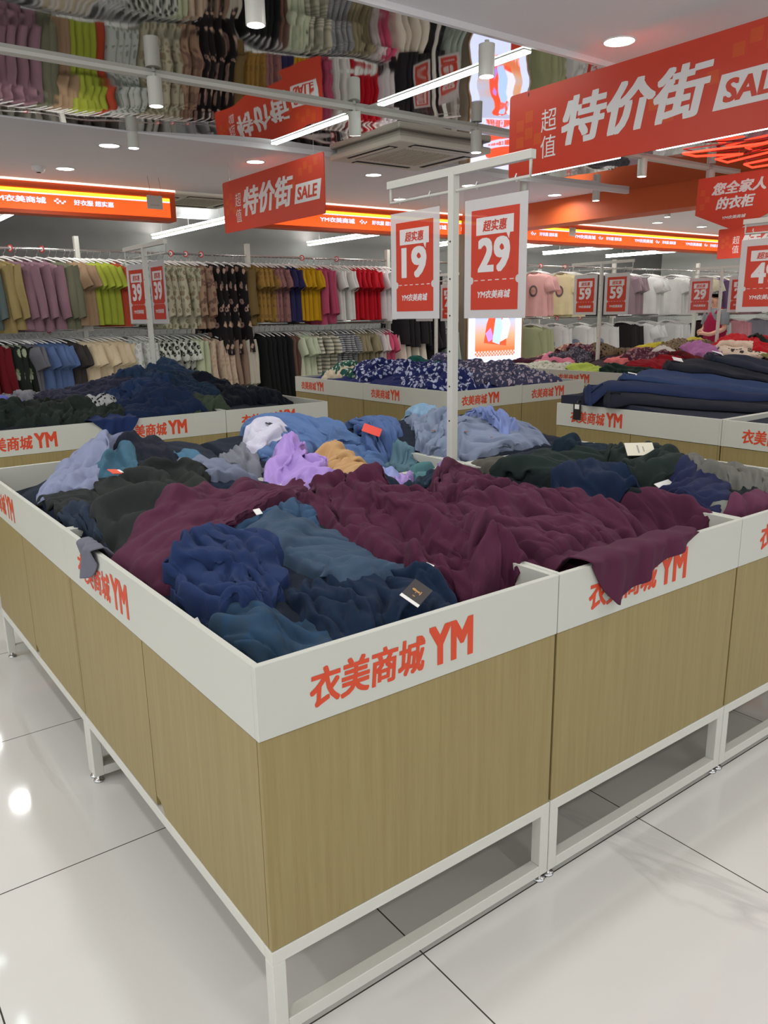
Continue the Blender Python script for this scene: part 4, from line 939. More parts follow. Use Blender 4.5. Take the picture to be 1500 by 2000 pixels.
OUT = {
 'R1': [(0.92,1.75),(1.0,2.05),(1.15,2.25),(1.4,2.2),(1.5,1.85),(1.25,1.65),(1.05,1.58),(0.92,1.62)],
 'R2': [(1.28,1.74),(1.42,1.87),(1.56,1.83),(1.5,1.6),(1.35,1.38),(1.23,1.38),(1.12,1.45),(1.15,1.6)],
 'R2b': [(1.5,1.8),(1.6,2.1),(1.75,2.2),(1.8,1.95),(1.65,1.7),(1.52,1.6),(1.46,1.62),(1.45,1.7)],
 'R3': [(1.58,1.5),(1.75,1.75),(1.95,2.05),(2.1,1.9),(1.98,1.62),(1.68,1.3),(1.6,1.33),(1.56,1.42)],
 'R3b': [(1.9,1.95),(2.0,2.2),(2.15,2.25),(2.2,2.1),(2.1,1.95),(2.02,1.88),(1.95,1.87),(1.9,1.9)],
 'R4': [(1.65,1.3),(1.85,1.55),(2.08,1.74),(2.28,1.72),(2.25,1.44),(2.14,1.24),(1.85,1.22),(1.7,1.22)],
 'R5': [(2.05,1.67),(2.15,1.83),(2.28,1.85),(2.27,1.67),(2.06,1.35),(1.93,1.3),(1.95,1.4),(1.99,1.52)],
 'R6': [(1.38,1.49),(1.54,1.62),(1.64,1.63),(1.55,1.45),(1.41,1.32),(1.37,1.34),(1.35,1.38),(1.33,1.41)],
 'R7': [(0.9,1.86),(1.02,1.95),(1.15,1.98),(1.15,1.85),(1.03,1.74),(0.92,1.7),(0.88,1.74),(0.89,1.8)],
 'R8': [(0.72,1.64),(0.84,1.8),(0.92,1.83),(0.89,1.66),(0.83,1.5),(0.76,1.47),(0.74,1.55),(0.71,1.59)],
 'R9': [(1.01,1.49),(1.15,1.61),(1.23,1.59),(1.23,1.42),(1.17,1.21),(1.09,1.2),(0.99,1.2),(0.98,1.35)],
 'R9b': [(0.83,1.5),(0.93,1.62),(1.02,1.65),(1.02,1.58),(0.94,1.48),(0.9,1.46),(0.85,1.44),(0.83,1.45)],
 'R10': [(0.76,1.38),(0.91,1.59),(1.05,1.66),(1.07,1.55),(0.98,1.37),(0.94,1.05),(0.78,1.1),(0.77,1.25)],
 'R11': [(0.94,1.06),(1.09,1.19),(1.17,1.21),(1.23,1.16),(1.1,1.01),(1.04,1.03),(0.96,1.0),(0.93,1.01)],
 'R12': [(0.98,0.99),(1.13,1.08),(1.29,1.19),(1.23,1.08),(1.1,0.96),(0.98,0.89),(0.94,0.89),(0.95,0.94)],
 'R13': [(0.83,0.97),(0.94,1.05),(1.04,1.11),(1.02,0.96),(1.09,0.93),(0.96,0.83),(0.88,0.83),(0.83,0.9)],
 'R14': [(0.99,0.87),(1.23,1.04),(1.44,1.18),(1.46,1.12),(1.32,0.96),(1.2,0.91),(1.07,0.84),(1.0,0.83)],
 'R15': [(1.31,1.24),(1.44,1.33),(1.5,1.29),(1.44,1.19),(1.28,1.05),(1.23,1.05),(1.26,1.13),(1.27,1.17)],
 'R16': [(1.48,1.25),(1.61,1.35),(1.57,1.24),(1.46,1.11),(1.46,1.16),(1.42,1.14),(1.42,1.16),(1.45,1.21)],
 'R17': [(1.57,1.17),(1.69,1.19),(1.73,1.07),(1.68,0.98),(1.59,0.96),(1.55,1.0),(1.53,1.04),(1.54,1.09)],
 'C0': [(0.02,1.62),(0.18,1.64),(0.42,1.56),(0.7,1.4),(0.61,1.14),(0.25,0.92),(0.07,1.01),(0.04,1.35)],
 'C1': [(0.02,1.62),(0.13,1.80),(0.24,1.98),(0.40,1.98),(0.30,1.70),(0.20,1.44),(0.1,1.48),(0.04,1.54)],
 'C1b': [(0.23,1.88),(0.38,2.0),(0.52,2.05),(0.52,1.95),(0.46,1.85),(0.4,1.8),(0.32,1.76),(0.25,1.77)],
 'C2': [(0.36,1.78),(0.5,2.0),(0.65,2.05),(0.56,1.65),(0.5,1.42),(0.4,1.4),(0.33,1.45),(0.34,1.6)],
 'C3': [(0.23,1.61),(0.34,1.77),(0.45,1.82),(0.42,1.67),(0.34,1.47),(0.28,1.46),(0.22,1.47),(0.21,1.53)],
 'C4': [(0.51,1.68),(0.61,1.8),(0.68,1.76),(0.68,1.66),(0.62,1.55),(0.55,1.55),(0.51,1.55),(0.5,1.61)],
 'C5': [(0.43,1.41),(0.56,1.6),(0.72,1.68),(0.74,1.5),(0.75,1.38),(0.65,1.33),(0.54,1.32),(0.47,1.35)],
 'C6': [(0.02,1.59),(0.09,1.57),(0.2,1.47),(0.15,1.29),(0.09,1.18),(0.06,1.28),(0.04,1.4),(0.03,1.48)],
 'C7': [(0.03,1.39),(0.09,1.35),(0.13,1.19),(0.08,0.99),(0.05,0.98),(0.04,1.11),(0.03,1.22),(0.03,1.32)],
 'C8': [(0.15,1.43),(0.29,1.5),(0.41,1.4),(0.53,1.34),(0.35,0.99),(0.25,0.91),(0.15,0.93),(0.05,0.95)],
 'A0': [(0.02,0.87),(0.23,0.94),(0.56,1.05),(0.69,0.95),(0.58,0.71),(0.4,0.57),(0.2,0.51),(0.06,0.62)],
 'A1': [(0.01,0.9),(0.21,1.02),(0.7,1.36),(0.82,1.19),(0.62,0.92),(0.34,0.81),(0.15,0.71),(0.04,0.57)],
 'A3': [(0.42,0.8),(0.54,0.89),(0.64,0.94),(0.6,0.84),(0.54,0.74),(0.48,0.72),(0.44,0.74),(0.41,0.76)],
 'A4': [(0.29,0.41),(0.42,0.4),(0.55,0.3),(0.6,0.12),(0.5,0.04),(0.34,0.07),(0.21,0.07),(0.24,0.25)],
 'A4b': [(0.06,0.52),(0.11,0.45),(0.19,0.35),(0.22,0.27),(0.15,0.16),(0.07,0.13),(0.05,0.25),(0.05,0.39)],
 'A5': [(0.6,0.35),(0.67,0.34),(0.67,0.26),(0.6,0.12),(0.54,0.1),(0.52,0.18),(0.54,0.24),(0.56,0.3)],
 'A6': [(0.04,0.31),(0.12,0.36),(0.23,0.35),(0.25,0.22),(0.22,0.07),(0.13,0.08),(0.07,0.11),(0.05,0.22)],
 'A7': [(0.05,0.55),(0.16,0.71),(0.32,0.78),(0.39,0.62),(0.32,0.43),(0.21,0.31),(0.14,0.29),(0.07,0.39)],
 'A8': [(0.32,0.71),(0.45,0.8),(0.66,0.65),(0.69,0.41),(0.64,0.32),(0.5,0.25),(0.35,0.28),(0.36,0.52)],
 'B0': [(0.74,0.91),(1.06,0.9),(1.31,0.66),(1.45,0.36),(1.27,0.12),(0.86,0.14),(0.68,0.13),(0.7,0.49)],
 'B1': [(1.08,0.82),(1.35,1.05),(1.51,0.96),(1.38,0.63),(1.43,0.43),(1.23,0.37),(1.08,0.48),(1.02,0.65)],
 'B2': [(1.27,0.36),(1.54,0.42),(1.65,0.31),(1.62,0.12),(1.55,0.11),(1.37,0.12),(1.3,0.18),(1.26,0.26)],
 'B3': [(1.0,0.62),(1.25,0.58),(1.48,0.43),(1.38,0.08),(1.30,0.035),(1.12,0.03),(0.94,0.035),(0.9,0.25)],
 'B4': [(0.72,1.07),(0.9,1.12),(0.91,0.85),(0.93,0.45),(0.84,0.12),(0.68,0.1),(0.61,0.16),(0.58,0.53)],
 'E0': [(1.55,1.01),(1.89,0.94),(2.22,0.81),(2.12,0.31),(1.84,0.11),(1.64,0.15),(1.53,0.41),(1.52,0.72)],
 'E1': [(1.53,1.0),(1.79,1.02),(1.89,0.94),(1.91,0.7),(2.01,0.57),(1.85,0.36),(1.66,0.51),(1.56,0.72)],
 'E2': [(1.8,0.92),(1.95,1.02),(2.15,1.08),(2.3,0.96),(2.1,0.78),(1.92,0.77),(1.8,0.83),(1.77,0.88)],
 'E3': [(1.79,0.67),(2.05,0.76),(2.28,0.72),(2.15,0.5),(1.85,0.35),(1.7,0.4),(1.7,0.5),(1.73,0.6)],
 'E4': [(1.53,0.69),(1.7,0.73),(1.73,0.57),(1.66,0.36),(1.61,0.38),(1.48,0.42),(1.41,0.5),(1.43,0.6)],
 'E5': [(1.62,0.34),(1.73,0.35),(1.99,0.45),(1.9,0.27),(1.79,0.13),(1.64,0.11),(1.61,0.2),(1.63,0.31)],
 'E6': [(1.89,0.4),(2.15,0.55),(2.3,0.5),(2.3,0.3),(1.94,0.1),(1.86,0.15),(1.83,0.24),(1.83,0.3)],
 'E7': [(1.7,0.13),(1.82,0.16),(1.95,0.14),(1.95,0.07),(1.82,0.04),(1.74,0.04),(1.7,0.06),(1.68,0.1)],
 'E8': [(1.64,0.13),(1.72,0.15),(1.9,0.1),(2.0,0.05),(1.85,0.03),(1.72,0.03),(1.65,0.03),(1.62,0.06)],
}
MAROON = F((88, 44, 66)); MAROON2 = F((82, 38, 60)); SLATE = F((66, 84, 106)); INDIGO = F((40, 56, 96)); NAVY = F((26, 38, 58)); TEALP = F((50, 72, 94), 'plaid', (42, 68, 94), None, 13)
# key, name, label, material, exu, exv, amp, wavelength, fold direction, extra
NEAR = [
 ('C0', 'shirt', 'dark navy shirt lying deepest in the bin with the grey pants', NAVY, 1.15, 1.15, .015, .09, .5),
 ('A0', 'shirt', 'blue shirt underneath the maroon shirt near the left board', F((58, 86, 118)), 1.1, 1.1, .015, .1, .3),
 ('E0', 'shirt', 'black green shirt lying deepest in the right near bin', F((32, 40, 42)), 1.15, 1.15, .015, .09, .8),
 ('B0', 'shirt', 'maroon shirt lying deepest, under the other maroon shirts', MAROON2, 1.15, 1.2, .02, .1, .7),
 ('R1', 'polo_shirt', 'crumpled denim blue polo shirt topping the back of the pile', F((94, 122, 170)), 1.35, 1.3, .05, .15, .6),
 ('R2', 'polo_shirt', 'denim blue polo shirt right of the white collared piece', F((92, 120, 166)), 1.3, 1.2, .04, .13, 1.2),
 ('R2b', 'polo_shirt', 'denim blue polo shirt rolled beside the red tag', F((84, 108, 156)), 1.35, 1.25, .04, .12, .4),
 ('R3', 'trousers', 'grey-blue trousers heaped left of the price stand post', F((130, 142, 166)), 1.35, 1.2, .045, .13, .9),
 ('R3b', 'shirt', 'pale sky blue shirt at the very back of the pile', F((140, 172, 200)), 1.3, 1.2, .03, .11, .2),
 ('R4', 'trousers', 'grey-blue trousers spread right of the price stand post', F((138, 148, 172)), 1.25, 1.15, .04, .16, 1.0),
 ('R5', 'shirt', 'periwinkle blue shirt lying over the grey-blue trousers', F((134, 150, 204)), 1.35, 1.15, .04, .12, .3),
 ('R6', 'shirt', 'grey teal shirt below the red tag', F((96, 128, 142)), 1.35, 1.3, .03, .09, .9),
 ('R8', 'shirt', 'small mid grey shirt before the white collared piece', F((124, 128, 138)), 1.3, 1.25, .03, .1, .9),
 ('R7', 'shirt', 'white shirt with dark cuff stripes on the denim blue pile', F((216, 214, 230)), 1.2, 1.2, .025, .1, .4),
 ('R9b', 'shirt', 'scrap of tan shirt showing left of the lilac one', F((206, 162, 104)), 1.3, 1.3, .025, .08, .4),
 ('R9', 'shirt', 'camel tan shirt with pale piping beside the lilac shirt', F((200, 160, 112)), 1.4, 1.35, .035, .10, .7),
 ('R11', 'shirt', 'light periwinkle shirt between the tan and striped lilac ones', F((150, 164, 214)), 1.25, 1.2, .02, .09, .2),
 ('R10', 'shirt', 'bright lilac shirt crumpled beside the tan shirt', F((184, 154, 226)), 1.4, 1.35, .035, .09, .5),
 ('R12', 'shirt', 'lilac shirt with fine stripes before the white divider', F((178, 154, 212), 'stripe', (160, 134, 200), None, 40), 1.2, 1.25, .02, .06, 1.3),
 ('R15', 'shirt', 'sea green shirt against the white divider', F((92, 136, 142)), 1.3, 1.25, .025, .09, 1.2),
 ('R16', 'shirt', 'small lilac shirt at the foot of the price stand', F((176, 150, 210)), 1.25, 1.2, .02, .09, 1.2),
 ('R17', 'shirt', 'olive grey shirt right of the foot of the price stand', F((92, 90, 82)), 1.25, 1.2, .02, .09, .5),
 ('R13', 'shirt', 'dark navy teal shirt behind the twisted maroon shirt', F((30, 46, 66)), 1.3, 1.2, .03, .1, .4),
 ('R14', 'shirt', 'dark teal navy shirt left of the foot of the price stand', F((34, 52, 70)), 1.3, 1.2, .03, .1, .9),
 ('C4', 'shirt', 'muted teal shirt at the back between black and grey ones', F((78, 118, 144)), 1.2, 1.2, .025, .1, .3),
 ('C6', 'shirt', 'charcoal shirt along the left board under the grey pants', F((48, 52, 50)), 1.2, 1.15, .02, .11, .2),
 ('C7', 'shirt', 'dark slate shirt tucked in the corner by the left divider', F((42, 54, 70)), 1.2, 1.2, .02, .09, .6),
 ('C1b', 'trousers', 'rolled grey-blue trousers with a waistband at the back left', F((120, 126, 152)), 1.15, 1.2, .03, .12, .2),
 ('C2', 'jacket', 'smooth black navy jacket at the back left of the pile', F((30, 34, 46)), 1.12, 1.12, .02, .16, .9),
 ('C1', 'trousers', 'light grey-blue trousers draped over the back left', F((138, 144, 172)), 1.25, 1.2, .035, .14, 1.1),
 ('C3', 'tee_shirt', 'teal tee shirt between grey trousers and black jacket', F((66, 104, 124)), 1.1, 1.1, .015, .14, .6),
 ('C5', 'sweatshirt', 'heather grey sweatshirt behind the maroon shirt', F((122, 130, 150)), 1.2, 1.2, .035, .13, .4),
 ('C8', 'shirt', 'crumpled black green shirt with an orange tag at left', F((42, 46, 44)), 1.35, 1.3, .04, .11, .7),
 ('A4b', 'shirt', 'dark blue shirt at the left board under the indigo one', F((36, 52, 84)), 1.1, 1.1, .015, .1, .4),
 ('A3', 'shirt', 'steel blue shirt tucked between the two maroon shirts', F((54, 80, 108)), 1.2, 1.2, .025, .1, .9),
 ('A5', 'shirt', 'royal navy shirt beside the black tag', F((38, 56, 100)), 1.2, 1.2, .02, .1, 1.1),
 ('A4', 'shirt', 'black navy shirt along the front board with a black hang tag', F((26, 42, 66)), 1.28, 1.2, .035, .12, .9),
 ('A1', 'tee_shirt', 'smooth maroon tee shirt reaching over the left board', MAROON, 1.06, 1.1, .02, .16, .9),
 ('A6', 'shirt', 'steel blue shirt with a faint plaid in the near corner', TEALP, 1.22, 1.2, .035, .12, .3),
 ('A8', 'tee_shirt', 'smooth slate blue tee shirt spread in the middle of the corner bin', SLATE, 1.05, 1.08, .02, .2, .3),
 ('A7', 'shirt', 'crumpled indigo blue shirt at the left of the corner bin', INDIGO, 1.42, 1.38, .045, .11, .6),
 ('B1', 'shirt', 'maroon shirt at the back right of the maroon pile', MAROON, 1.3, 1.25, .035, .12, .8),
 ('B2', 'shirt', 'maroon shirt with a small white label at the right end', MAROON, 1.15, 1.2, .02, .12, .4),
 ('B4', 'tee_shirt', 'twisted maroon tee shirt lying across the white divider', MAROON2, 1.25, 1.35, .045, .12, 1.25),
 ('B3', 'tee_shirt', 'maroon tee shirt whose hem hangs over the front board', MAROON, 1.08, 1.22, .035, .14, 1.3),
 ('E1', 'shirt', 'wide black green shirt across the back of the right near bin', F((40, 50, 48)), 1.25, 1.2, .03, .12, .3),
 ('E2', 'jacket', 'folded dark navy jacket at the back of the right near bin', F((30, 44, 56)), 1.2, 1.15, .03, .12, .3),
 ('E3', 'shirt', 'black green shirt with a cream card tag', F((42, 52, 48)), 1.25, 1.2, .035, .12, .6),
 ('E4', 'shirt', 'rolled deep navy shirt over the middle divider at right', F((28, 42, 68)), 1.25, 1.15, .04, .13, .2),
 ('E5', 'shirt', 'violet navy shirt with a narrow white tag', F((42, 46, 78)), 1.3, 1.25, .035, .1, .8),
 ('E6', 'trousers', 'warm grey trousers at the far end of the right near bin', F((114, 112, 106)), 1.25, 1.2, .035, .13, .4),
 ('E8', 'shirt', 'pale grey green shirt along the front board at far right', F((136, 136, 126)), 1.25, 1.2, .02, .08, .8),
 ('E7', 'shirt', 'small maroon shirt at the far right of the front row', F((104, 56, 80)), 1.25, 1.2, .025, .09, .6),
]
PN = {}
for i, (key, nm, lab, m, eu, ev, amp, wl, ang) in enumerate(NEAR):
    big = key[0] in 'AB'
    mj, mn = max(eu, ev) + .06, 1.05 + .25 * (min(eu, ev) - 1); along_u = (key in ('B3', 'B4', 'A7', 'R1', 'E1', 'R4', 'C8')) or (i % 2 == 0 and key not in ('A8', 'A1', 'B1'))
    eu, ev, ang = (mj, mn, .3 * math.sin(i * 2.1)) if along_u else (mn, mj, PI / 2 + .3 * math.sin(i * 2.1))
    x, U_, V_ = drape(HN, OUT[key], eu, ev, .0116 if big else .0135, amp, wl, ang, 100 + i, 44 if big else 36, None, 80 if big else 56, .03, .03, .022, .28 if key in ('A1', 'A8', 'C2', 'C3') else .62)
    o = cloth_obj(nm, x, U_, V_, m, 1); tag(o, lab, {'polo_shirt': 'shirt', 'tee_shirt': 't-shirt'}.get(nm, nm)); PN[key] = (o, x)
# narrow extras of the near pile
x, U_, V_ = drape(HN, [(.82, .40), (.90, .42), (.93, .38), (.86, .28), (.72, .12), (.66, .10), (.62, .13), (.72, .27)], 1.12, 1.2, .011, .03, .09, 1.3, 71, 40, None, 60)
o = cloth_obj('shirt_sleeve', x, U_, V_, MAROON); o.name = 'sleeve'; o.parent = PN['B4'][0]
def flap(P0, P1, out, prof, hp, m, seed=0, inn=.12, rim=.829):
    """the edge of a garment folded over an outer board: P0-P1 run along the board, prof = [(s, hanging length)] with the hanging edge's own outline"""
    rs = random.Random(seed); P0 = Vector((*P0, 0)); P1 = Vector((*P1, 0)); o = Vector((*out, 0)); al = (P1 - P0); W = al.length; al.normalize()
    ns = max(14, int(W / .012)); b = MB(); ss = [i / ns for i in range(ns + 1)]
    rows = [-inn, -inn * .75, -inn * .5, -inn * .28, -.018, .002]; nt = 12; vs = []; ph = rs.uniform(0, 6)
    for q in ss:
        L = float(np.interp(q, [a for a, _ in prof], [c for _, c in prof])); base = P0 + al * (q * W)
        fade = min(1, q / .12, (1 - q) / .12)
        for d in rows:
            p = base + o * d
            z = top(hp, p.x, p.y) + .004 if d < -.03 else rim + .006
            if d < -.03 and d > -inn * .6: z = max(z, rim + .002)
            vs.append((p.x, p.y, z - (.02 if d == -inn else 0) + .004 * math.sin(q * 23 + ph) * fade))
        for t in range(1, nt + 1):
            f = t / nt; dn = L * f; wv = .010 * math.sin(q * W * 46 + ph + f * 1.1) * (.25 + f) + .005 * math.sin(q * W * 95 + 2 * ph)
            p = base + o * (.009 + max(-.004, wv + .004)) + al * (.012 * math.sin(f * 2 + q * 5))
            vs.append((p.x, p.y, rim + .004 - min(dn, .004 + dn)))
    k = len(rows) + nt
    b.add(vs, [(i * k + j, (i + 1) * k + j, (i + 1) * k + j + 1, i * k + j + 1) for i in range(ns) for j in range(k - 1)], True)
    return b, m
def flap_obj(name, args, label=None, cat=None, parent=None):
    b, m = args; q = b.build(name, m, parent); uvl(q.data)
    su = q.modifiers.new('smooth', 'SUBSURF'); su.levels = 1; su.render_levels = 1; so = q.modifiers.new('thickness', 'SOLIDIFY'); so.thickness = .0035; so.offset = 0
    if label: tag(q, label, cat)
    return q
def top(hp, x, y): return float(hp.sample(np.array([x]), np.array([y]))[0])
def limp(name, pts, wid, m, label, cat):
    b = MB(); pts = [Vector(p) for p in pts]; n = len(pts); vs = []; k = 11
    for i, p in enumerate(pts):
        d = (pts[min(i + 1, n - 1)] - pts[max(0, i - 1)]).normalized(); a = Vector(wid).normalized(); hw = Vector(wid).length * (.8 + .2 * math.sin(i * .9))
        nrm = d.cross(a)
        for j in range(k):
            s = (j / (k - 1) - .5) * 2; vs.append(p + a * s * hw + nrm * (.012 * math.cos(s * 7 + i * .5) + .004 * math.sin(i * 1.3)))
    fs = [(i * k + j, i * k + j + 1, (i + 1) * k + j + 1, (i + 1) * k + j) for i in range(n - 1) for j in range(k - 1)]
    b.add(vs, fs, True); o = b.build(name, m); uvl(o.data)
    s = o.modifiers.new('smooth', 'SUBSURF'); s.levels = 2; s.render_levels = 2; so = o.modifiers.new('thickness', 'SOLIDIFY'); so.thickness = .004
    return tag(o, label, cat)
flap_obj('shirt', flap((0, .99), (0, .86), (-1, 0), [(0, .06), (.35, .095), (.75, .085), (1, .04)], HN, F((112, 114, 126)), 5, .05), 'grey shirt sleeve hanging over the left board below the maroon tee', 'shirt')
flap_obj('hem', flap((.885, 0), (1.335, 0), (0, -1), [(0, .015), (.08, .07), (.2, .128), (.3, .118), (1, .008)], HN, MAROON, 9, .15), None, None, PN['B3'][0])
CRD = mat('tag_cream', (212, 206, 186), .6); TW = mat('tag_white', (232, 230, 226), .5); TB = mat('tag_black', (26, 26, 28), .4); TR = mat('tag_red', (222, 60, 40), .5); TO = mat('tag_orange', (226, 84, 52), .5)
tg = hang_tag(PN['A4'][0], (.43, .085, top(HN, .43, .085) + .02), (R(30), R(-4), R(30)), (.092, .046), TB, False)
l = MB(); l.box((-.046, -.023, .001), (-.034, .023, .0016)); l.build('tag_label', TW, tg)
l = MB(); l.lathe([(0, .0012), (.005, .0016)], 10, (.006, .008)); l.box((.003, -.006, .001), (.009, .004, .0015)); l.box((-.002, -.009, .001), (.014, -.007, .0015)); l.box((-.004, .001, .001), (.001, .0025, .0015)); l.box((-.018, -.003, .001), (-.015, .003, .0015)); l.build('tag_emblem', mat('gold_print', (196, 148, 84), .4, metal=.4), tg)
hang_tag(PN['A6'][0], (.052, .345, top(HN, .055, .345) + .02), (R(10), R(60), R(-60)), (.05, .012), TW, False)
hang_tag(PN['A5'][0], (.585, .225, top(HN, .585, .225) + .008), (R(20), 0, R(40)), (.018, .02), TW, False)
hang_tag(PN['A3'][0], (.43, .79, top(HN, .43, .79) + .012), (R(40), 0, .2), (.022, .02), TW, False)
hang_tag(PN['B2'][0], (1.37, .33, top(HN, 1.37, .33) + .006), (R(25), 0, R(20)), (.03, .018), TW, False)
tg = hang_tag(PN['C8'][0], (.235, 1.40, top(HN, .235, 1.40) + .012), (R(24), R(10), R(30)), (.04, .03), TO, False)
MB().box((.02, -.008, -.001), (.034, .012, .0012)).build('tag_label', TW, tg)
hang_tag(PN['E3'][0], (1.80, .52, top(HN, 1.80, .52) + .02), (R(38), 0, R(-36)), (.10, .06), CRD)
hang_tag(PN['E2'][0], (2.06, .80, top(HN, 2.06, .80) + .014), (R(35), 0, R(-36)), (.07, .03), TW)
hang_tag(PN['E5'][0], (1.72, .36, top(HN, 1.72, .36) + .02), (R(30), 0, R(8)), (.10, .028), TW, False)
hang_tag(PN['R2b'][0], (1.50, 1.72, top(HN, 1.50, 1.72) + .025), (R(38), R(20), R(-40)), (.085, .05), TR, False)
s_ = MB(); s_.box((-.012, -.03, .0), (-.004, .03, .003)); s_.box((.004, -.03, .0), (.012, .03, .003))
q = s_.build('cuff_stripe', mat('stripe_black', (40, 40, 48), .8), PN['R7'][0], (1.06, 1.84, top(HN, 1.06, 1.84) + .001)); q.rotation_euler = (R(15), 0, R(20))
BTN = mat('button_brown', (120, 92, 84), .5)
for px, py in ((1.72, 1.55), (1.78, 1.40), (1.86, 1.32)):
    MB().lathe([(0, .004), (.008, .004), (.01, 0)], 12).build('button', BTN, PN['R3' if px < 1.75 else 'R4'][0], (px, py, top(HN, px, py) + .002))

# ---- the other islands: rectangles of cloth dropped one over another
def rect8(cx, cy, L, W, a, rs):
    c, s = math.cos(a), math.sin(a); q = [(-.5, -.5), (0, -.5), (.5, -.5), (.5, 0), (.5, .5), (0, .5), (-.5, .5), (-.5, 0)]
    return [(cx + c * u * L * rs.uniform(.85, 1.12) - s * v * W, cy + s * u * L + c * v * W * rs.uniform(.85, 1.12)) for u, v in q]
def pile(hp, items, seed, res=.018, cat='shirt', sub=1):
    rs = random.Random(seed); lim = (hp.x0 + .06, hp.y0 + .06, hp.x0 + hp.nx * hp.res - .06, hp.y0 + hp.ny * hp.res - .06); o_ = []
    for i, it in enumerate(items):
        lab, m, cx, cy, L, W, a = it[:7]; nm = it[7] if len(it) > 7 else 'shirt'; ex = it[8] if len(it) > 8 else 1.28
        r8 = rect8(cx, cy, L, W, R(a), rs)
        if not (len(it) > 9 and it[9]): r8 = [(min(max(x, lim[0]), lim[2]), min(max(y, lim[1]), lim[3])) for x, y in r8]
        x, U_, V_ = drape(hp, r8, ex, ex, res, .035, .13, rs.uniform(0, 3), seed * 50 + i, 30, None, 46)
        o = cloth_obj(nm, x, U_, V_, m, sub); tag(o, lab, {'jeans': 'jeans', 'blouse': 'blouse'}.get(nm, 'shirt')); o_.append(o)
    return o_
# far left island, navy
def base_t2(X, Y):
    b = .81 + .20 * np.exp(-((X - 1.55) ** 2) / .22 - ((Y - 4.55) ** 2) / .35) + .05 * np.exp(-((X - .4) ** 2) / .4 - ((Y - 4.4) ** 2) / .5) - .06 * np.exp(-(Y - T2Y) / .10) - .07 * np.exp(-np.clip(T2X + 3 * BW - X, 0, 9) / .16)
    return inside(X, Y, [T2X + BW * k for k in range(-2, 4)], [T2Y + BD * k for k in range(3)], b + wrinkle(X, Y, 2., .01))
H2 = Heap(T2X - 1.0, T2Y, T2X + 3 * BW, T2Y + 2 * BD, base_t2, .014)
heap_mesh('folded_clothing', H2, [(T2X + i * BW + .02, T2Y + j * BD + .02, T2X + (i + 1) * BW - .02, T2Y + (j + 1) * BD - .02) for i in range(-1, 3) for j in range(2)], F((30, 36, 48)), 'dark layers of clothing under the loose shirts of the far left island', 4)
pile(H2, [
 ('grey fleece shirt on the back of the dark navy island', F((92, 92, 98)), 1.75, 5.35, .55, .5, 20), ('taupe shirt at the back of the far left island', F((112, 106, 104)), .75, 5.3, .5, .35, 10), ('violet charcoal trousers at the back of the far left island', F((58, 58, 76)), 1.05, 5.0, .7, .4, 5),
 ('pale grey shirt beside the bright violet-blue one', F((140, 140, 146)), .62, 4.95, .4, .3, -20), ('bright violet-blue shirt at the left edge of the photo', F((112, 120, 206)), .42, 4.7, .45, .4, 15),
 ('charcoal violet shirt in the middle of the far left island', F((54, 56, 74)), 1.15, 4.55, .6, .4, -8), ('dark slate shirt behind the navy heap', F((46, 54, 70)), 1.75, 4.95, .6, .5, 40), ('navy shirt on the back of the navy heap', F((34, 48, 72)), 1.9, 4.6, .55, .5, 70),
 ('blue navy shirt topping the navy heap', F((42, 60, 86)), 1.62, 4.45, .6, .5, 30), ('black navy shirt spread at the right end of the navy heap', F((24, 30, 42)), 2.1, 4.15, .6, .6, 20), ('black trousers lying flat at the right end board', F((22, 26, 36)), 2.0, 3.95, .62, .34, 8),
 ('teal navy shirt on the front of the navy heap', F((34, 52, 72)), 1.5, 4.05, .6, .45, 12), ('dark blue shirt in the middle of the navy heap', F((38, 56, 92)), 1.25, 4.05, .55, .42, -15), ('olive green shirt under the navy heap by the front board', F((64, 76, 60)), 1.62, 3.78, .3, .2, 5),
 ('navy shirt along the front board of the far left island', F((32, 46, 76)), 1.3, 3.8, .5, .3, 4), ('black green trousers across the front left bins', F((36, 44, 40)), .55, 4.1, .8, .5, 6), ('black green shirt by the front board at far left', F((42, 50, 46)), .75, 3.85, .6, .34, -6), ('black green shirt reaching the left edge', F((38, 46, 42)), .25, 3.9, .5, .4, 10),
 ('small black and white print shirt on the dark clothes', F((190, 190, 190), 'leopard', (30, 30, 34), None, 40), 1.0, 3.98, .2, .16, 30),
], 2)
flap_obj('shirt', flap((.80, T2Y), (1.08, T2Y), (0, -1), [(0, .01), (.3, .07), (.66, .128), (.8, .1), (1, .01)], H2, F((38, 54, 98)), 4, .14), 'navy blue shirt tail hanging over the front of the far left island', 'shirt')
t = MB().box((-.045, -.001, -.06), (.045, .001, .06)).build('sale_card', TW, None, (1.86, 5.2, top(H2, 1.86, 5.2) + .05), .5); tag(t, 'small white card standing on the grey fleece shirt', 'card')
MB().box((-.03, -.0016, -.03), (.03, -.001, -.01)).build('card_print', TR, t)
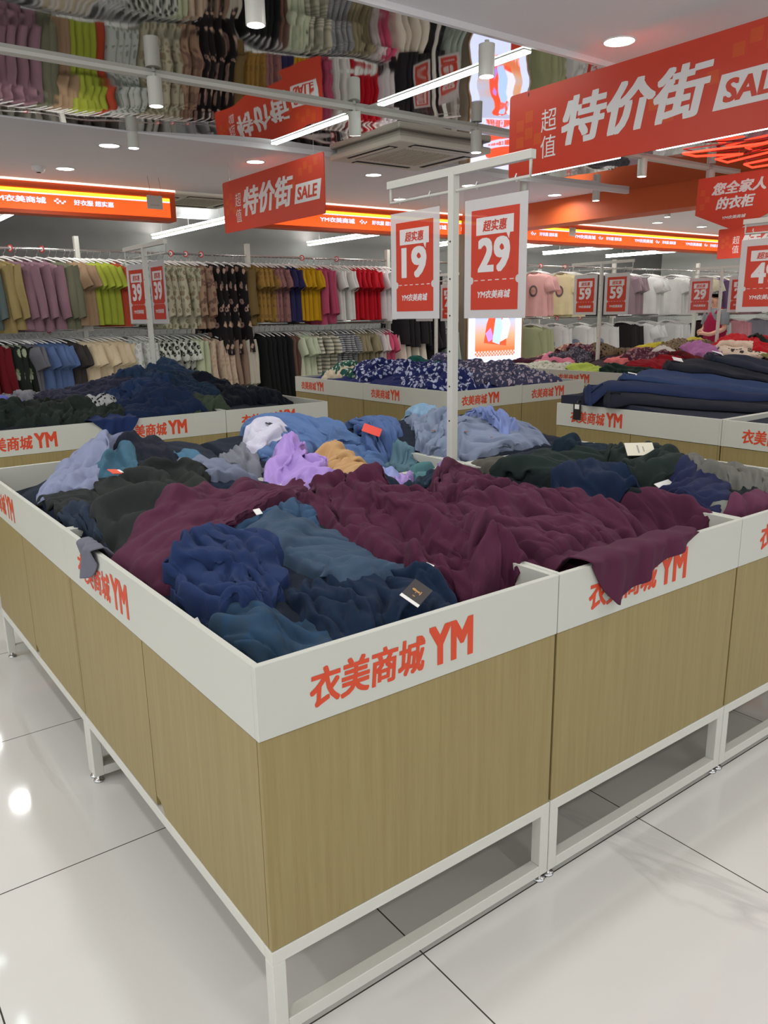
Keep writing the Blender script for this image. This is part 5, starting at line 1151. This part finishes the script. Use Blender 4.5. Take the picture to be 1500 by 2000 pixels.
# jeans island
def base_t3(X, Y):
    b = .79 + (.09 + .12 * np.clip((X - 3.7) / .9, 0, 1)) * np.exp(-((Y - 2.2) ** 2) / .38)
    return inside(X, Y, [T3X + BW * k for k in range(4)], [T3Y + BD * k for k in range(3)], b)
H3 = Heap(T3X - .12, T3Y, T3X + 3 * BW, T3Y + 2 * BD, lambda X, Y: np.where(X < T3X, .824, base_t3(X, Y)), .014)
heap_mesh('folded_clothing', H3, [(T3X + i * BW + .02, T3Y + j * BD + .02, T3X + (i + 1) * BW - .02, T3Y + (j + 1) * BD - .02) for i in range(3) for j in range(2)], F((36, 40, 54)), 'dark layers of trousers under the jeans', 5)
def jeans(A, B, wd, m, label, bend, seed):
    rs = random.Random(seed); A = Vector((*A, 0)); B = Vector((*B, 0)); d = (B - A); L = d.length; d.normalize(); nrm = Vector((-d.y, d.x, 0)); N_, M_ = 40, 26; vs = []; ph = rs.uniform(0, 6)
    for i in range(N_ + 1):
        t = i / N_; c = A + d * (L * t) + nrm * (bend * math.sin(PI * t)); hw = wd / 2 * (1.0 + .06 * math.sin(t * 5) - .24 * t); th = .05 - .012 * t
        split = min(1, max(0, (t - .22) / .12))
        for j in range(M_):
            a = 2 * PI * j / M_; u = math.cos(a); p = c + nrm * (hw * u * (1 + .02 * math.sin(t * 40 + ph)))
            lobe = 1 - split * .75 * math.exp(-(u / .16) ** 2); rip = .006 * math.sin(t * 46 + u * 4 + ph) * math.sin(t * 17 + 2 * ph) + .004 * math.sin(t * 70 - u * 6)
            h = th * abs(math.sin(a)) ** .6 * lobe + rip * (1 if math.sin(a) > .2 else 0)
            zb = top(H3, p.x, p.y)
            vs.append((p.x, p.y, zb + .004 + (h if math.sin(a) > 0 else .0)))
    V = np.array(vs).reshape(N_ + 1, M_, 3)
    k1 = V[:, :M_ // 2 + 1, :]
    V[1:-1, :, 2] = .5 * V[1:-1, :, 2] + .25 * (V[:-2, :, 2] + V[2:, :, 2])
    b = MB(); b.add(V.reshape(-1, 3).tolist(), [(i * M_ + j, i * M_ + (j + 1) % M_, (i + 1) * M_ + (j + 1) % M_, (i + 1) * M_ + j) for i in range(N_) for j in range(M_)] + [tuple(range(M_))[::-1], tuple(range(N_ * M_, N_ * M_ + M_))], True)
    o = b.build('jeans', m); uvl(o.data); su = o.modifiers.new('smooth', 'SUBSURF'); su.levels = 1; su.render_levels = 1; tag(o, label, 'jeans')
    H3.splat(np.ascontiguousarray(k1))
    wb = MB(); wb.tube([tuple(p + np.array([0, 0, .002])) for p in V[1, 0:M_ // 2 + 1]], .011, 8); wb.build('waistband', m, o)
    for q in (4, 9): MB().tube([tuple(V[1, q] + np.array([0, 0, .012])), tuple(V[2, q] + np.array([0, 0, .008])), tuple(V[3, q] + np.array([0, 0, .004]))], .005, 6).build('belt_loop', m, o)
    return o, V
DEN = F((38, 48, 80)); DEN2 = F((50, 66, 102)); BLK = F((34, 36, 46))
jl = []
for (wx, wy, ex_, ey_, wd, bend, m, lab) in ((3.56, 2.06, 4.45, .95, .36, .0, BLK, 'black jeans lowest at the lettered side of the jeans pile'), (4.1, 2.2, 4.9, 1.1, .42, .03, F((30, 32, 44)), 'charcoal jeans in the middle of the jeans pile'), (4.6, 2.22, 5.4, 1.15, .42, .0, F((40, 44, 56)), 'dark grey jeans at the back of the jeans pile'), (5.1, 2.15, 5.7, 1.1, .4, .0, BLK, 'black jeans at the far end of the jeans pile'),
                                       (3.54, 2.2, 4.55, 1.12, .34, .03, DEN, 'indigo blue jeans nearest the lettered side of the jeans pile'), (3.84, 2.17, 4.8, 1.05, .36, .04, DEN2, 'mid blue jeans with a pale waist patch'), (4.28, 2.12, 5.1, 1.1, .42, .04, BLK, 'black jeans with a pale waist patch'), (4.72, 2.08, 5.5, 1.1, .42, .03, F((44, 48, 62)), 'washed black jeans with a pale waist patch')):
    o, x = jeans((wx, wy), (ex_, ey_), wd, m, lab, bend, 300 + len(jl)); jl.append((o, x))
for k in (5, 6, 7):
    o, x = jl[k]; p = x[3, 5]; hang_tag(o, (p[0], p[1], p[2] + .012), (R(12), R(-8), R(40)), (.12, .065), TW, False)
o, x = jl[0]
tg = MB().box((-.002, -.03, -.11), (.0, .03, .0)).build('hang_tag', TB, o, (T3X - .012, 2.2, .835)); MB().box((-.003, -.018, -.04), (-.002, .018, -.01)).build('tag_label', TW, tg)
MB().tube([(T3X + .03, 2.2, .845), (T3X - .008, 2.2, .845), (T3X - .013, 2.2, .83)], .004, 6).build('tag_loop', TB, o)
# floral island
def dome(x0, y0, nx, ny, top_, edge=.76, px=2.2):
    W, D = nx * BW, ny * BD
    def fn(X, Y):
        u = np.clip((X - x0) / W, 0, 1); v = np.clip((Y - y0) / D, 0, 1)
        b = edge + (top_ - edge) * (np.clip(np.sin(PI * u), 0, 1) ** (1 / px)) * (np.clip(np.sin(PI * v), 0, 1) ** (1 / px))
        return inside(X, Y, [x0 + BW * k for k in range(nx + 1)], [y0 + BD * k for k in range(ny + 1)], b + wrinkle(X, Y, x0, .012))
    return fn
H4 = Heap(T4X, T4Y, T4X + 2 * BW, T4Y + 2 * BD, dome(T4X, T4Y, 2, 2, .93), .016)
NF = F((38, 44, 98), 'floral', (206, 208, 222), (160, 168, 204), 22); LF = F((74, 76, 104), 'floral', (170, 162, 180), (190, 170, 174), 26); GF = F((44, 92, 80), 'floral', (188, 196, 176), None, 24)
heap_mesh('folded_clothing', H4, [(T4X + i * BW + .02, T4Y + j * BD + .02, T4X + (i + 1) * BW - .02, T4Y + (j + 1) * BD - .02) for i in range(2) for j in range(2)], NF, 'navy print clothing layers under the loose floral blouses', 6)
pile(H4, [
 ('cream blouse at the left end of the floral island', F((206, 194, 168)), 3.75, 5.35, .4, .3, 20, 'blouse'), ('green print blouse behind the cream one', GF, 3.95, 5.5, .5, .35, 0, 'blouse'), ('green print blouse by the left board', GF, 3.78, 5.0, .4, .3, 80, 'blouse'),
 ('navy floral blouse left of the middle seam', NF, 3.8, 4.75, .45, .45, 60, 'blouse'), ('navy floral blouse at the back of its heap', NF, 4.1, 5.0, .55, .5, 20, 'blouse'), ('plain dark green blouse at the crest of the floral heap', F((34, 92, 84)), 4.5, 4.85, .45, .4, 30, 'blouse'),
 ('navy floral blouse topping its heap', NF, 4.0, 4.35, .6, .5, 40, 'blouse'), ('navy floral blouse before the price stand post', NF, 3.8, 3.95, .5, .5, 75, 'blouse'), ('navy floral blouse down at the near corner', NF, 3.82, 3.68, .42, .34, 10, 'blouse'),
 ('lilac grey floral blouse right of the price stand post', LF, 4.2, 3.75, .5, .45, -10, 'blouse'), ('lilac grey floral blouse topping its heap', LF, 4.55, 4.2, .6, .5, 15, 'blouse'), ('lilac grey floral blouse at the front right', LF, 4.65, 3.75, .5, .42, 0, 'blouse'), ('lilac grey floral blouse tapering to the right board', LF, 4.86, 4.1, .4, .5, 60, 'blouse'), ('lilac grey floral blouse at the back right', LF, 4.7, 4.7, .5, .5, 40, 'blouse'),
], 4, .024, 'blouse')
# mixed island
D5 = dome(T5X, T5Y, 2, 2, 1.0)
H5 = Heap(T5X, T5Y, T5X + 2 * BW, T5Y + 2 * BD, lambda X, Y: np.where(D5(X, Y) > .823, .77 + (D5(X, Y) - .77) * np.clip((X - T5X - .2) / 1.1, .05, 1), D5(X, Y)), .018)
heap_mesh('folded_clothing', H5, [(T5X + i * BW + .02, T5Y + j * BD + .02, T5X + (i + 1) * BW - .02, T5Y + (j + 1) * BD - .02) for i in range(2) for j in range(2)], F((60, 44, 52)), 'dark layers under the mixed blouses before the screen', 7)
WF = F((220, 218, 200), 'floral', (150, 160, 140), None, 22); DM = F((92, 46, 62), 'floral', (150, 120, 124), None, 26); LEO = F((122, 104, 78), 'leopard', (44, 38, 34), None, 34)
pile(H5, [
 ('white floral blouse along the left board of the mixed island', WF, 6.15, 4.7, .6, .4, 80, 'blouse'), ('white floral blouse nearest the floral island', WF, 6.1, 5.2, .6, .4, 80, 'blouse'), ('dark plum blouse behind the white floral ones', F((74, 36, 50)), 6.4, 5.3, .5, .4, 30, 'blouse'), ('candy pink blouse on the mixed heap', F((220, 130, 150)), 6.55, 5.0, .5, .42, 20, 'blouse'),
 ('charcoal dotted blouse right of the pink one', F((66, 62, 72), 'floral', (120, 110, 120), None, 40), 6.75, 4.9, .5, .4, 0, 'blouse'), ('plum print blouse behind the 59 post', DM, 7.0, 5.0, .6, .5, 10, 'blouse'), ('lime yellow blouse by the left board', F((186, 206, 92)), 6.15, 4.25, .45, .3, 70, 'blouse'), ('brown leopard blouse on the crest of the mixed heap', LEO, 7.15, 4.6, .6, .55, 20, 'blouse'),
 ('rust print blouse at the back of the mixed heap', F((150, 100, 84), 'floral', (200, 170, 150), None, 20), 7.0, 5.3, .6, .5, 0, 'blouse'), ('coral pink blouse rolled on the mixed heap', F((232, 124, 124)), 6.85, 4.25, .5, .24, -10, 'blouse'), ('black green blouse hanging to the near corner', F((26, 46, 38)), 6.2, 3.8, .6, .45, 40, 'blouse'), ('crimson blouse along the front of the mixed heap', F((150, 26, 38)), 6.75, 3.8, .75, .3, -4, 'blouse'),
 ('plum dotted blouse above the crimson one', DM, 6.95, 4.05, .6, .35, 0, 'blouse'), ('dark red print blouse at the front right corner', F((110, 26, 30), 'floral', (60, 40, 34), None, 20), 7.2, 3.72, .45, .34, 10, 'blouse'), ('white blouse scrap beside the dark red print', F((226, 222, 214)), 7.15, 4.05, .25, .2, 20, 'blouse'),
], 5, .034, 'blouse')
# red clothes island
H6 = Heap(T6X, T6Y, T6X + 2 * BW, T6Y + 2 * BD, dome(T6X, T6Y, 2, 2, 1.0), .018)
heap_mesh('folded_clothing', H6, [(T6X + i * BW + .02, T6Y + j * BD + .02, T6X + (i + 1) * BW - .02, T6Y + (j + 1) * BD - .02) for i in range(2) for j in range(2)], F((110, 60, 56)), 'layers under the loose red and white clothes', 8)
pile(H6, [
 ('mustard green blouse at the back of the red island', F((176, 164, 44)), 8.5, 5.2, .5, .4, 20, 'blouse'), ('second leopard blouse at the back of the red island', LEO, 8.6, 4.8, .6, .5, 10, 'blouse'), ('yellow olive blouse beside the stand of the red island', F((186, 172, 60)), 9.2, 5.1, .5, .4, 0, 'blouse'), ('lilac pink blouse at the left board of the red island', F((170, 110, 160)), 8.4, 4.3, .6, .3, 70, 'blouse'),
 ('cream and black print blouse by the left board', F((226, 206, 186), 'floral', (60, 54, 50), None, 14), 8.5, 3.9, .5, .4, 60, 'blouse'), ('peach white blouse next to the red ones', F((226, 200, 180)), 8.75, 4.1, .5, .4, 20, 'blouse'), ('bright red shirt topping the red heap', F((190, 34, 40)), 9.0, 4.2, .6, .5, 10), ('bright red shirt at the front of the red heap', F((186, 30, 38)), 8.85, 3.75, .5, .4, 30),
 ('black shirt among the red ones', F((36, 42, 38)), 9.1, 3.85, .4, .4, 80), ('crimson shirt at the right of the red heap', F((170, 32, 44)), 9.4, 4.0, .5, .5, 20), ('olive yellow shirt at the right end', F((150, 146, 66)), 9.5, 4.4, .5, .4, 0),
], 6, .036)
limp('shirt', [(8.42, 3.62, .90), (8.36, 3.52, .885), (8.32, 3.43, .862), (8.3, 3.385, .84), (8.3, 3.37, .78), (8.3, 3.37, .68), (8.31, 3.375, .56)], (.16, 0, 0), F((112, 112, 52)), 'olive green shirt hanging down over a bin corner of the red island', 'shirt')

# ------------------------------------------------------------------ shop worker between the racks
def person(x, y, rz):
    S = [(0, 0, .92), (0, .0, 1.08), (0, .0, 1.24), (0, -.01, 1.36), (0, -.01, 1.43), (0, -.02, 1.50), (0, -.025, 1.60),                       # 0-6 pelvis, chest, neck, head
         (.17, 0, 1.345), (.215, -.02, 1.10), (.12, -.22, 1.02), (.04, -.31, 1.04), (-.17, 0, 1.345), (-.215, -.02, 1.10), (-.12, -.22, 1.04), (-.03, -.31, 1.07),   # 7-14 arms bent forward
         (.09, 0, .86), (.1, .01, .48), (.1, .03, .09), (.11, -.11, .04), (-.09, 0, .86), (-.1, .01, .48), (-.1, .03, .09), (-.11, -.11, .04)]
    Ed = [(0, 1), (1, 2), (2, 3), (3, 4), (4, 5), (5, 6), (3, 7), (7, 8), (8, 9), (9, 10), (3, 11), (11, 12), (12, 13), (13, 14), (0, 15), (15, 16), (16, 17), (17, 18), (0, 19), (19, 20), (20, 21), (21, 22)]
    rad = [(.15, .105), (.135, .1), (.15, .11), (.12, .085), (.055, .055), (.075, .085), (.078, .09)] + [(.062, .062), (.042, .042), (.033, .033), (.026, .02)] * 2 + [(.085, .085), (.06, .06), (.042, .042), (.04, .03)] * 2
    nb = len(S)
    for hi, s in ((10, 1), (14, -1)):       # five fingers on each hand
        hx, hy, hz = S[hi]
        for k in range(4):
            S += [(hx - s * .035, hy - .03 - .004 * (k != 1), hz + .022 - .016 * k), (hx - s * .065, hy - .012, hz + .018 - .015 * k)]; n = len(S); Ed += [(hi, n - 2), (n - 2, n - 1)]; rad += [(.009, .009), (.007, .007)]
        S += [(hx - s * .01, hy + .03, hz + .035), (hx - s * .03, hy + .015, hz + .045)]; n = len(S); Ed += [(hi, n - 2), (n - 2, n - 1)]; rad += [(.010, .010), (.008, .008)]
    me = bpy.data.meshes.new('person'); me.from_pydata(S, Ed, []); o = bpy.data.objects.new('person', me); COL.objects.link(o)
    o.modifiers.new('skin', 'SKIN'); sv = me.skin_vertices[0].data
    for i, r in enumerate(rad): sv[i].radius = r
    sv[0].use_root = True
    s = o.modifiers.new('sub', 'SUBSURF'); s.levels = 2; s.render_levels = 2
    me.materials.append(mat('skin_tone', (196, 150, 126), .6))
    o.location = (x, y, 0); o.rotation_euler = (0, 0, rz); tag(o, 'person in a crimson apron over a grey tee shirt sorting clothes by the racks', 'person')
    # face
    f = MB(); f.tube([(0, -.112, 1.585), (0, -.128, 1.558), (0, -.112, 1.548)], [.007, .014, .008], 8); f.build('nose', mat('skin_tone', (196, 150, 126)), o)
    e = MB()
    for sx in (-.03, .03): e.lathe([(0, -.006), (.01, 0), (0, .006)], 10); 
    for sx in (-.03, .03): MB().tube([(sx - .012, -.106, 1.595), (sx + .012, -.107, 1.595)], .006, 8).build('eye', mat('eye_dark', (40, 30, 28), .3), o)
    MB().tube([(-.022, -.104, 1.52), (0, -.11, 1.517), (.022, -.104, 1.52)], .005, 8).build('mouth', mat('lip', (160, 90, 84), .5), o)
    for sx in (-1, 1): MB().tube([(sx * .082, -.02, 1.60), (sx * .09, -.012, 1.575), (sx * .082, -.02, 1.545)], [.008, .014, .008], 8).build('ear', mat('skin_tone', (196, 150, 126)), o)
    h = MB(); prof = []
    vs = []; fs = []; nn, rr_ = 24, 12
    for i in range(rr_ + 1):
        ph = PI * (.0 + .72 * i / rr_)
        for j in range(nn):
            th = 2 * PI * j / nn; front = max(0, -math.sin(th)); cut = 1 if ph < 1.05 else (0 if front > .35 else 1)
            r_ = .098; zz = 1.585 + .112 * math.cos(ph) - (0 if front > .35 else .03 * (i / rr_)); q = ph if cut else 1.05
            vs.append((r_ * .96 * math.sin(q) * math.cos(th), -.02 + r_ * 1.1 * math.sin(q) * math.sin(th), zz if cut else 1.585 + .112 * math.cos(1.05)))
    for i in range(rr_):
        for j in range(nn): fs.append((i * nn + j, (i + 1) * nn + j, (i + 1) * nn + (j + 1) % nn, i * nn + (j + 1) % nn))
    h.add(vs, fs, True); h.build('hair', mat('hair_black', (34, 28, 28), .5), o)
    def shell(name, rings, m, open_front=False):
        c = MB(); n = 28; vs = []
        for z, a, b, cy in rings:
            for j in range(n): th = 2 * PI * j / n; vs.append((a * math.cos(th), cy + b * math.sin(th), z))
        fs = [(i * n + j, i * n + (j + 1) % n, (i + 1) * n + (j + 1) % n, (i + 1) * n + j) for i in range(len(rings) - 1) for j in range(n)]
        c.add(vs, fs, True); q = c.build(name, m, o); so = q.modifiers.new('thickness', 'SOLIDIFY'); so.thickness = .004; return q
    GT = F((128, 132, 136)); shell('tee_shirt', [(.95, .178, .135, 0), (1.08, .168, .128, 0), (1.24, .185, .138, 0), (1.34, .19, .118, -.005), (1.405, .12, .085, -.01), (1.425, .07, .068, -.012)], GT)
    for sx in (1, -1): MB().tube([(sx * .13, 0, 1.36), (sx * .185, -.003, 1.31), (sx * .212, -.016, 1.17)], [.075, .072, .066], 14).build('tee_sleeve', GT, o)
    shell('trousers', [(.94, .172, .128, 0), (.86, .185, .13, 0), (.80, .19, .12, 0)], F((52, 54, 66)))
    for sx in (1, -1): MB().tube([(sx * .09, 0, .84), (sx * .1, .01, .48), (sx * .1, .03, .09)], [.1, .078, .062], 14).build('trouser_leg', F((52, 54, 66)), o)
    for sx in (1, -1):
        MB().tube([(sx * .1, .06, .035), (sx * .105, -.03, .04), (sx * .11, -.14, .03)], [.042, .05, .035], 12).build('shoe', mat('shoe_dark', (50, 48, 50), .5), o)
    AP = F((150, 32, 68)); c = MB(); n = 21; vs = []; rw = [(.55, .24, .17), (.8, .215, .16), (1.0, .195, .146), (1.2, .197, .150), (1.3, .13, .138), (1.36, .1, .118)]
    for z, a, b in rw:
        span = 2.3 if z < 1.25 else 1.1
        for j in range(n): th = -PI / 2 + (j / (n - 1) - .5) * 2 * span * .98; vs.append((a * math.cos(th), b * math.sin(th), z))
    c.add(vs, [(i * n + j, i * n + j + 1, (i + 1) * n + j + 1, (i + 1) * n + j) for i in range(len(rw) - 1) for j in range(n - 1)], True)
    q = c.build('apron', AP, o); so = q.modifiers.new('thickness', 'SOLIDIFY'); so.thickness = .004
    for sx in (1, -1): MB().tube([(sx * .09, -.11, 1.34), (sx * .105, -.05, 1.425), (sx * .1, .05, 1.42), (sx * .05, .135, 1.26), (-sx * .1, .14, 1.05)], .016, 8).build('apron_strap', AP, o)
person(11.45, 6.05, R(-105))
